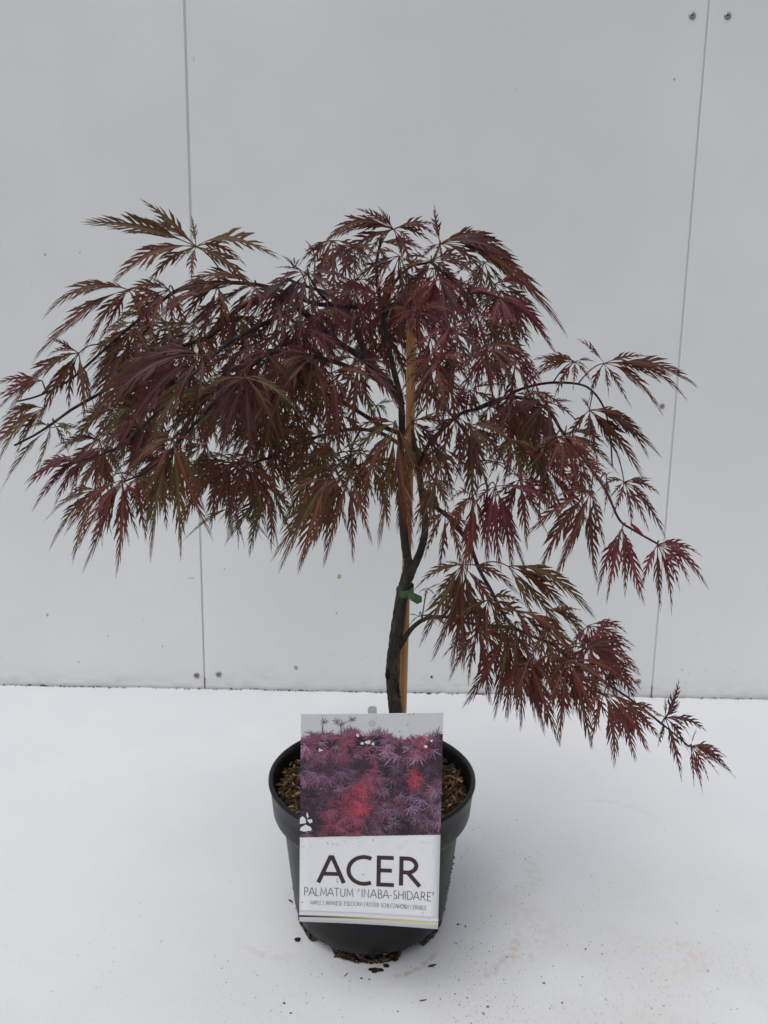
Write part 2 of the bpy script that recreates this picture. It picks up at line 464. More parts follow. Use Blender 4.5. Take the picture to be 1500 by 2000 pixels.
# peat sticking to the lower edge of the pot
b = MB()
for i in range(330):
    a = random.gauss(-90, 34) if random.random() < .6 else random.choice((random.gauss(-20, 16), random.gauss(-158, 12)))
    d = (a + 91 + 25) % 72
    z = abs(random.gauss(0, .0065)) + .002
    if -118 < a < -62: z = abs(random.gauss(.003, .0042)) + .001
    if 48 < d < 72: z += .0105
    if z > .05: continue
    r = .0788 + .0165 * min(1, max(0, (z - .006) / .09)) + .0022 * (1 if z > .008 else 0)
    r = (.0795 + max(0, z - .004) * .17) if z < .012 else .0811 + (z - .012) * .138
    ar = R(a); c = (PX + (r + .0004) * math.cos(ar), PY + (r + .0004) * math.sin(ar), z)
    ln = random.uniform(.0009, .0032); wd = ln * random.uniform(.16, .36)
    tan = Vector((-math.sin(ar), math.cos(ar), random.uniform(-1.6, 1.6)))
    col = random.choice([(.085, .042, .02), (.12, .06, .028), (.05, .028, .016), (.026, .017, .012), (.18, .10, .05), (.02, .014, .01)])
    chip(b, c, ln, wd, wd * .6, tan, col)
# a crust climbing the right-hand and left-hand edges
for sgn, n_, lo, hi in ((1, 150, .012, .075), (-1, 45, .012, .045)):
    for i in range(n_):
        z = lo + (hi - lo) * random.random() ** 1.7
        a = R(-6 if sgn > 0 else -172) + random.gauss(0, .11) - sgn * .0
        r = .0811 + (z - .012) * .138
        chip(b, (PX + (r + .0005) * math.cos(a), PY + (r + .0005) * math.sin(a), z), random.uniform(.0008, .0026), .0005, .0004, (random.uniform(-1, 1), random.uniform(-1, 1), random.uniform(-1, 1)), random.choice([(.11, .06, .03), (.06, .035, .02), (.17, .10, .05)]))
tag(b.build('clinging_peat', M_CHIP), 'brown peat fibres sticking to the lower edge of the black pot', 'peat', kind='stuff')

# crumbs on the floor
def crumb(px, py, ln, wd, ang, label, col=(.022, .017, .013), h=None, group='crumbs of peat lying on the floor'):
    c = on_floor(px, py); b = MB(); n = 11; h = h or wd * .7
    d = Vector((math.cos(R(ang)), math.sin(R(ang)), 0)); s_ = Vector((-d.y, d.x, 0))
    lo = []; mid = []; top = []
    for k in range(n):
        a = 2 * math.pi * k / n; q = random.uniform(.55, 1.25)
        e = d * (ln * math.cos(a) * q) + s_ * (wd * math.sin(a) * q)
        lo.append(e * .8 + Vector((0, 0, .0001))); mid.append(e + Vector((0, 0, h * random.uniform(.3, .55)))); top.append(e * .5 + Vector((0, 0, h * random.uniform(.75, 1.1))))
    vs_ = lo + mid + top + [Vector((0, 0, h))]
    fs = []
    for j in range(2):
        for k in range(n): fs.append((j * n + k, j * n + (k + 1) % n, (j + 1) * n + (k + 1) % n, (j + 1) * n + k))
    for k in range(n): fs.append((2 * n + k, 2 * n + (k + 1) % n, 3 * n))
    fs.append(tuple(reversed(range(n))))
    b.add(vs_, fs, col)
    o = b.build('soil_crumb', M_CHIP); o.location = c
    return tag(o, label, 'crumb', group)
crumb(734, 1896, .0075, .0034, 8, 'largest black crumb, a flat jagged flake just in front of the pot')
crumb(755, 1887, .0042, .0022, 0, 'small black crumb touching the front foot of the pot')
crumb(845, 1886, .0055, .0017, 18, 'long brown bark sliver on the floor right of the front foot', (.05, .036, .025))
crumb(581, 1837, .0030, .0034, 70, 'black crumb lying alone left of the pot', h=.003)
crumb(676, 1904, .0030, .0006, 50, 'thin dark splinter on the floor left of the largest crumb')
crumb(706, 1911, .0013, .0011, 0, 'tiny black crumb on the floor, left one of the pair below the largest crumb')
crumb(721, 1913, .0012, .0009, 20, 'tiny black crumb on the floor, right one of the pair below the largest crumb')
crumb(826, 1954, .0036, .0009, 12, 'flat brown splinter lying nearest the bottom of the picture', (.05, .04, .03))
crumb(894, 1806, .0014, .0015, 0, 'round black crumb on the floor right of the label corner')
crumb(909, 1810, .0022, .0006, 110, 'thin upright-lying dark sliver right of the round crumb')
crumb(890, 1842, .0026, .0005, -38, 'thin slanted bark thread on the floor right of the pot foot', (.07, .05, .035))
crumb(568, 1760, .0052, .0012, -48, 'dark bark sliver leaning by the left side of the pot', (.03, .023, .018))
crumb(555, 1960, .0014, .0012, 0, 'black speck in the lower left of the floor')
crumb(568, 1979, .0013, .0009, 0, 'lowest black speck in the lower left of the floor')
b = MB()
for i in range(300):
    if random.random() < .68:
        px = 880 + abs(random.gauss(0, 120)); py = 1600 + random.random() * 395
        if px < 900 and py < 1800: continue
    else:
        px = random.uniform(430, 1450); py = random.uniform(1840, 2000)
    c = on_floor(px, py)
    if (c.x - PX) ** 2 + (c.y - PY) ** 2 < .087 ** 2: continue
    ln = random.uniform(.0003, .0008) * (2.0 if random.random() < .04 else 1); wd = ln * random.uniform(.25, .7); a = random.uniform(0, 6.3)
    col = random.choice([(.03, .022, .016), (.07, .05, .035), (.14, .10, .07), (.22, .17, .13)])
    chip(b, (c.x, c.y, wd * .45 + .0002), ln, wd, wd * .4, (math.cos(a), math.sin(a), 0), col)
tag(b.build('grit', M_CHIP), 'fine specks of peat scattered over the white floor round the pot', 'grit', kind='stuff')

# ------------------------------------------------------------------ bamboo cane and ties
b = MB()
cpts = [(784, 1510, .020), (785.5, 1400, .017), (789, 1270, .016), (793, 1130, .015), (798, 960, .015), (802, 780, .014), (803.5, 622, .012)]
cw = [at(x, y, PY + o) for x, y, o in cpts]
dense = []
for i in range(len(cw) - 1):
    for k in range(6): dense.append(cw[i].lerp(cw[i + 1], k / 6))
dense.append(cw[-1])
rad = []
for i, p in enumerate(dense):
    r = .0046
    for nz in (14, 33):
        if abs(i - nz) < 1: r = .0051
    rad.append(r)
b.tube(dense, rad, 18)
tag(b.build('bamboo_cane', M_CANE, smooth=True), 'straight tan bamboo cane standing in the pot behind the trunk', 'cane')

# ------------------------------------------------------------------ maple: trunk and branches (px, py, metres behind the pot's centre)
maple = empty('japanese_maple', (PX + .02, PY, SOIL_Z))
tag(maple, 'small weeping Japanese maple with dark red finely cut leaves, growing in the pot', 'tree')
MP = Vector(maple.location)
def catmull(pts, k=5):
    out = []
    for i in range(len(pts) - 1):
        p0 = pts[max(i - 1, 0)]; p1 = pts[i]; p2 = pts[i + 1]; p3 = pts[min(i + 2, len(pts) - 1)]
        for j in range(k):
            t = j / k
            out.append(tuple(.5 * ((2 * b_) + (-a + c) * t + (2 * a - 5 * b_ + 4 * c - d) * t * t + (-a + 3 * b_ - 3 * c + d) * t ** 3) for a, b_, c, d in zip(p0, p1, p2, p3)))
    out.append(pts[-1]); return out
BR = {}   # name -> (list of 3-D points, object, list of px)
GREYB = (.060, .050, .045); DARKB = (.030, .020, .022); PURP = (.022, .013, .018)
def limb(key, name, pts, r0, r1, c0, c1, parent, n=10, bump=.05, swell=()):
    full = []; last = 0
    for p in pts:
        o = p[2] if len(p) > 2 else last
        last = o; full.append((p[0], p[1], o))
    px = catmull(full, 6); P = [at(x, y, PY + o) for x, y, o in px]
    L = len(P) - 1; rad = []; cols = []
    for i in range(L + 1):
        t = i / L; r = r0 + (r1 - r0) * t
        for s_t, s_a, s_w in swell: r *= 1 + s_a * math.exp(-((t - s_t) / s_w) ** 2)
        rad.append(r * random.uniform(.97, 1.03))
    b = MB()
    b.tube(P, rad, n, bump=bump)
    b.c = []
    for i in range(L + 1):
        t = i / L; c = tuple(a + (d - a) * t for a, d in zip(c0, c1))
        b.c += [tuple(x * random.uniform(.85, 1.15) for x in c)] * n
    o = b.build(name, M_BARK, smooth=True); rel(o, maple, MP)
    BR[key] = (P, o, px); return o
limb('trunk', 'trunk', [(775, 1512, 0), (772, 1440), (772, 1390), (768, 1350), (767, 1308), (771, 1262), (777, 1215), (785, 1165), (794, 1132), (804, 1098)], .0074, .0058, (.040, .033, .025), (.046, .040, .034), maple, 18, .09,
     ((.45, .10, .05), (.62, .08, .03), (.98, .16, .08)))
B_ = MB()
for (x0, y0, x1, y1, rr_) in ((774, 1322, 779, 1362, .0016), (779, 1358, 783, 1364, .0012), (757, 1306, 756, 1330, .0022)):
    p0, p1 = at(x0, y0, PY - .0068), at(x1, y1, PY - .0066)
    B_.tube([p0.lerp(p1, q_ / 5) for q_ in range(6)], [rr_ * k_ for k_ in (.2, .8, 1, .9, .6, .2)], 7, (.016, .012, .010), bump=.25)
rel(B_.build('graft_scar', M_BARK, smooth=True), maple, MP)
limb('fl', 'branch', [(801, 1112, 0), (793, 1075, -.002), (787, 1020, -.006), (784, 960), (783, 890, -.01), (785, 830), (783, 785), (775, 745, -.012), (762, 692), (752, 640, -.01), (745, 600), (738, 560), (736, 510), (746, 465)], .0047, .0012, (.044, .038, .034), PURP, maple, 12)
limb('fr', 'branch', [(806, 1112, 0), (820, 1080, .0), (829, 1045), (830, 1010, .002), (825, 970), (819, 930, .006), (813, 890), (805, 845, .02), (799, 815, .028), (806, 790), (819, 760, .03)], .0042, .0020, (.044, .038, .034), (.045, .035, .034), maple, 12)
limb('b1', 'branch', [(786, 792, -.012), (762, 752), (731, 720, -.015), (700, 694, -.02), (660, 668, -.04), (620, 632, -.055), (580, 600, -.06), (540, 578, -.06), (496, 586, -.06), (460, 608, -.055), (430, 640), (410, 656, -.05), (374, 670), (340, 682, -.05), (300, 702), (260, 727, -.06), (187, 773, -.07), (140, 800, -.075), (100, 829), (67, 850, -.08), (28, 870)], .0034, .0009, (.035, .025, .027), PURP, maple)
limb('b2', 'branch', [(738, 728, -.013), (722, 708, .0), (708, 680, .01), (692, 640, .02), (672, 604, .02), (640, 574, .03), (600, 560, .04), (560, 545, .05)], .0034, .0012, (.035, .025, .027), PURP, maple)
limb('A', 'branch', [(747, 612, -.01), (715, 602, -.02), (665, 598, -.04), (612, 592, -.06), (560, 572, -.08), (500, 556, -.085), (417, 552, -.08), (350, 565, -.075), (293, 607, -.065), (243, 648, -.055), (193, 693, -.05), (143, 737), (110, 757), (70, 775, -.06), (33, 784)], .0022, .0008, DARKB, PURP, maple, 8)
limb('C', 'branch', [(580, 600, -.06), (530, 625, -.08), (490, 645, -.10), (450, 667, -.11), (420, 692, -.12), (380, 728), (340, 770, -.12), (296, 816), (244, 864, -.11), (205, 885), (163, 899)], .0020, .0008, DARKB, PURP, maple, 8)
limb('D', 'branch', [(772, 760, -.012), (700, 724, -.03), (640, 703, -.07), (580, 690, -.10), (535, 687), (505, 703, -.12), (460, 745, -.13), (420, 786), (392, 816, -.135), (365, 845), (330, 885, -.13), (300, 910), (276, 926, -.125), (244, 940)], .0022, .0008, DARKB, PURP, maple, 8)
limb('F', 'branch', [(785, 848, -.01), (746, 832, -.02), (700, 804, -.04), (645, 772, -.06), (600, 752, -.08), (550, 748, -.095), (500, 760, -.10)], .0024, .0010, DARKB, PURP, maple, 8)
limb('E', 'branch', [(784, 870, -.01), (744, 846, .01), (700, 838, .02), (670, 841), (624, 852, .02), (578, 868, .01), (530, 892, -.01), (486, 908, -.03), (455, 930)], .0022, .0009, DARKB, PURP, maple, 8)
limb('E2', 'branch', [(705, 838, .02), (690, 866, -.01), (680, 903, -.05), (660, 925, -.08)], .0012, .0008, DARKB, PURP, maple, 7)
limb('G', 'branch', [(814, 915, .004), (838, 866, .01), (862, 841, .015), (900, 808), (935, 798, .02), (978, 781), (1015, 761, .015), (1070, 748), (1129, 750, .01), (1158, 765), (1180, 798, .005), (1191, 845), (1196, 911, .0)], .0022, .0007, DARKB, PURP, maple, 8)
limb('H', 'branch', [(930, 799, .02), (978, 779, .0), (1019, 777, -.02), (1055, 790, -.035), (1077, 809), (1099, 845, -.05), (1129, 882), (1158, 922, -.065), (1184, 959), (1209, 1014, -.08), (1235, 1034), (1284, 1062, -.09)], .0019, .0009, DARKB, (.05, .012, .02), maple, 8)
limb('I', 'branch', [(819, 758, .03), (845, 775, .01), (862, 790, -.01), (890, 820, -.03), (910, 848, -.05), (935, 900, -.07), (952, 954, -.08), (945, 990)], .0019, .0008, DARKB, PURP, maple, 8)
limb('J', 'branch', [(822, 962, .004), (840, 980, -.02), (858, 996, -.04), (878, 1012, -.05), (902, 1042), (920, 1070, -.07), (936, 1112), (957, 1150, -.09), (979, 1191), (1000, 1222, -.10), (1040, 1243), (1079, 1259, -.11), (1115, 1290), (1165, 1322, -.12), (1233, 1367), (1292, 1413, -.125), (1346, 1458)], .0024, .0007, DARKB, PURP, maple, 8)
limb('K', 'branch', [(780, 1264, 0), (797, 1237, -.003), (810, 1222), (833, 1208, -.01), (870, 1205, -.0), (916, 1217, .01), (975, 1223), (1012, 1233)], .0030, .0009, (.045, .035, .032), PURP, maple, 8)
limb('N', 'branch', [(750, 625, -.01), (766, 594, -.02), (790, 595, -.03), (815, 612, -.05), (850, 640, -.06), (888, 680, -.07)], .0018, .0008, DARKB, PURP, maple, 8)
limb('O', 'branch', [(746, 602, -.01), (768, 556, .0), (800, 522), (842, 510, -.01), (858, 482, -.01)], .0018, .0008, DARKB, PURP, maple, 8)
limb('Q', 'branch', [(842, 512, -.01), (880, 545, -.03), (912, 575, -.05), (930, 614, -.06), (948, 676, -.08)], .0016, .0007, DARKB, PURP, maple, 7)
limb('T', 'branch', [(912, 575, -.05), (945, 572, -.06), (975, 582, -.07)], .0012, .0008, DARKB, (.06, .012, .02), maple, 7)
limb('U', 'branch', [(650, 598, -.045), (622, 570, -.06), (603, 538, -.07)], .0015, .0008, DARKB, PURP, maple, 7)

# ------------------------------------------------------------------ leaves
TINT = {'P': (.066, .023, .025), 'B': (.085, .031, .016), 'O': (.072, .046, .016), 'C': (.108, .021, .031), 'R': (.092, .026, .020), 'D': (.050, .062, .018),
        'G': (.075, .105, .030), 'Y': (.11, .105, .045), 'V': (.062, .025, .033)}
def bez(a, b_, c, t): return a * ((1 - t) ** 2) + b_ * (2 * t * (1 - t)) + c * (t * t)
def lobe(B, J, C, T, nrm, hw, col, rnd, nteeth=None):
    """one deeply cut, saw-toothed lobe along the curve J-C-T"""
    L = (C - J).length * .5 + (T - C).length * .5 + (T - J).length * .5
    L = max(L, 1e-4)
    twist = rnd.uniform(-.5, .5)
    def frame(t):
        t = min(t, 1.0)
        p = bez(J, C, T, t); d = ((C - J) * (1 - t) + (T - C) * t).normalized()
        n = nrm + Vector((twist * (t - .3), 0, 0)); n = (n - d * n.dot(d))
        n = n.normalized() if n.length > 1e-5 else d.orthogonal().normalized()
        return p, d, n, d.cross(n)
    peak = rnd.uniform(.36, .5)
    def env(t):
        if t < .14: return .05 + t * .4
        if t < peak: return .106 + .894 * math.sin((t - .14) / (peak - .14) * math.pi / 2)
        return max(.02, (1 - (t - peak) / (1.0 - peak)) ** 1.15)
    W_ = hw * L * min(1.0, (.085 / max(L, 1e-4)) ** .45)
    mid = tuple(min(1, c * 1.5 + .02 * k) for c, k in zip(col, (1.2, .6, .4)))
    tipc = tuple(c * k for c, k in zip(col, (1.35, .82, .85)))
    ns = 15; vs_ = []; cl = []; fs = []
    lam = .26
    for i in range(ns + 1):
        t = i / ns; p, d, n, s_ = frame(t); wv = W_ * env(t) * lam
        wv = max(wv, .00035 * (1 - t) + .00012)
        up_ = n * (wv * .25)
        vs_ += [p - s_ * wv + up_, p, p + s_ * wv + up_]; ct = tuple(c * (1 + (k - 1) * max(0, t - .35) / .65) for c, k in zip(col, (1.35, .8, .85))); cl += [ct, mid, ct]
    for i in range(ns):
        a = i * 3; fs += [(a, a + 1, a + 4, a + 3), (a + 1, a + 2, a + 5, a + 4)]
    B.add(vs_, fs, cl)
    nt_ = nteeth or max(7, min(14, int(L / .0072)))
    for side in (-1, 1):
        ph = rnd.uniform(0, .5)
        for k in range(nt_):
            dt = .82 / nt_
            t0 = .13 + dt * (k + ph * .8); t1 = t0 + dt * .50
            if t1 > .985: continue
            fw = rnd.uniform(.105, .165) * (1.12 - .5 * t0)
            fw = min(fw, (1.0 - t0) * .60)
            e = env(min(.99, t0 + dt * .4)) * rnd.uniform(.55, 1.2)
            lift = rnd.uniform(-.25, .3) * W_ * e
            off = .00012 * (1 if k % 2 else 2) * (1 if side > 0 else -1)
            def pt(t, lat, z=0.0):
                if t > 1:
                    p, d, n, s_ = frame(1.0); p = p + d * ((t - 1) * L)
                else: p, d, n, s_ = frame(t)
                return p + s_ * (side * lat) + n * (z + off + abs(lat) * .2)
            c0 = W_ * env(t0) * lam * .8; c1 = W_ * env(t1) * lam * .8
            wt = W_ * e
            A_ = pt(t0, c0); D_ = pt(t1, c1)
            m1 = pt(t0 + fw * .50, c0 + (wt - c0) * .56, lift * .4)
            sp = pt(t0 + fw * .86, c0 + (wt - c0) * .90, lift * .5)
            m2 = pt(t0 + fw * .88, c0 + (wt - c0) * .77, lift * .75)
            tip = pt(t0 + fw * 1.60, wt * rnd.uniform(.95, 1.15), lift)
            inn = pt(t0 + fw * .95 + dt * .12, c0 + (wt - c0) * .50, lift * .7)
            B.add([A_, m1, sp, m2, tip, inn, D_], [(0, 1, 6), (1, 5, 6), (1, 3, 5), (1, 2, 3), (3, 4, 5)],
                  [col, col, tipc, col, tipc, col, col])
def nearest_branch(px, py):
    best = None
    for key, (P, o, pxs) in BR.items():
        if key in ('trunk',): continue
        for i, q in enumerate(pxs):
            if key in ('fl', 'fr') and i < len(pxs) * .45: continue
            d = (q[0] - px) ** 2 + (q[1] - py) ** 2
            if best is None or d < best[0]: best = (d, key, i)
    return best
def leaf_mesh(B, rnd, jx, jy, tips, code, dd=None, wide=1.0, petiole=True, extra=True):
    d, key, i = nearest_branch(jx, jy)
    P, o, pxs = BR[key]
    if d > 25 ** 2:        # leave the twig a little nearer its base
        i = max(0, i - 4)
    base_off = pxs[i][2]
    off = base_off + (dd if dd is not None else rnd.uniform(-.035, .0))
    J = at(jx, jy, PY + off)
    col0 = TINT[code[0]]; j_ = rnd.uniform(.60, .98)
    nrm0 = Vector((rnd.uniform(-.35, .35), -1.0, rnd.uniform(.25, .85)))
    if extra and len(tips) > 3:
        so = sorted(tips, key=lambda q_: math.atan2(q_[0] - jx, q_[1] - jy)); more = []
        for (ax, ay), (bx, by) in zip(so, so[1:]):
            ang = abs(math.atan2(ax - jx, ay - jy) - math.atan2(bx - jx, by - jy))
            if R(27) < ang < R(80) and rnd.random() < .5:
                k = rnd.uniform(.72, .95); more.append((jx + ((ax + bx) / 2 - jx) * k, jy + ((ay + by) / 2 - jy) * k))
        tips = list(tips) + more
    for (tx, ty) in tips:
        Tm = at(tx + (tx - jx) * .05, ty + (ty - jy) * .05, PY + off + rnd.uniform(-.022, .012))
        ch = Tm - J; L = ch.length
        hor = math.hypot(ch.x, ch.y); arch = .30 * hor * rnd.uniform(.6, 1.3) + .03 * L
        if ch.z > 0: arch *= .45
        C = J + ch * .48 + Vector((rnd.uniform(-.10, .10) * L, rnd.uniform(-.10, .0) * L, arch))
        nrm = (nrm0 + Vector((rnd.uniform(-.4, .4), 0, rnd.uniform(-.35, .45)))).normalized()
        k = j_ * rnd.uniform(.85, 1.15)
        cc = tuple(c * k * rnd.uniform(.93, 1.07) for c in col0)
        if len(code) > 1 and rnd.random() < .45:
            c2 = TINT[code[1]]; cc = tuple(c * k * rnd.uniform(.9, 1.1) for c in c2)
        lobe(B, J, C, Tm, nrm, .098 * wide * rnd.uniform(.85, 1.18) * (1.0 if L > .05 else 1.2), cc, rnd)
    if petiole:
        Q = P[i]; mid = (J + Q) / 2 + Vector((0, -.004, .006 + .12 * (J - Q).length))
        pts = [bez(Q, mid, J, t / 6) for t in range(7)]
        B.tube(pts, [.00075 - .00004 * t for t in range(7)], 5, (.07, .028, .022))
    return key
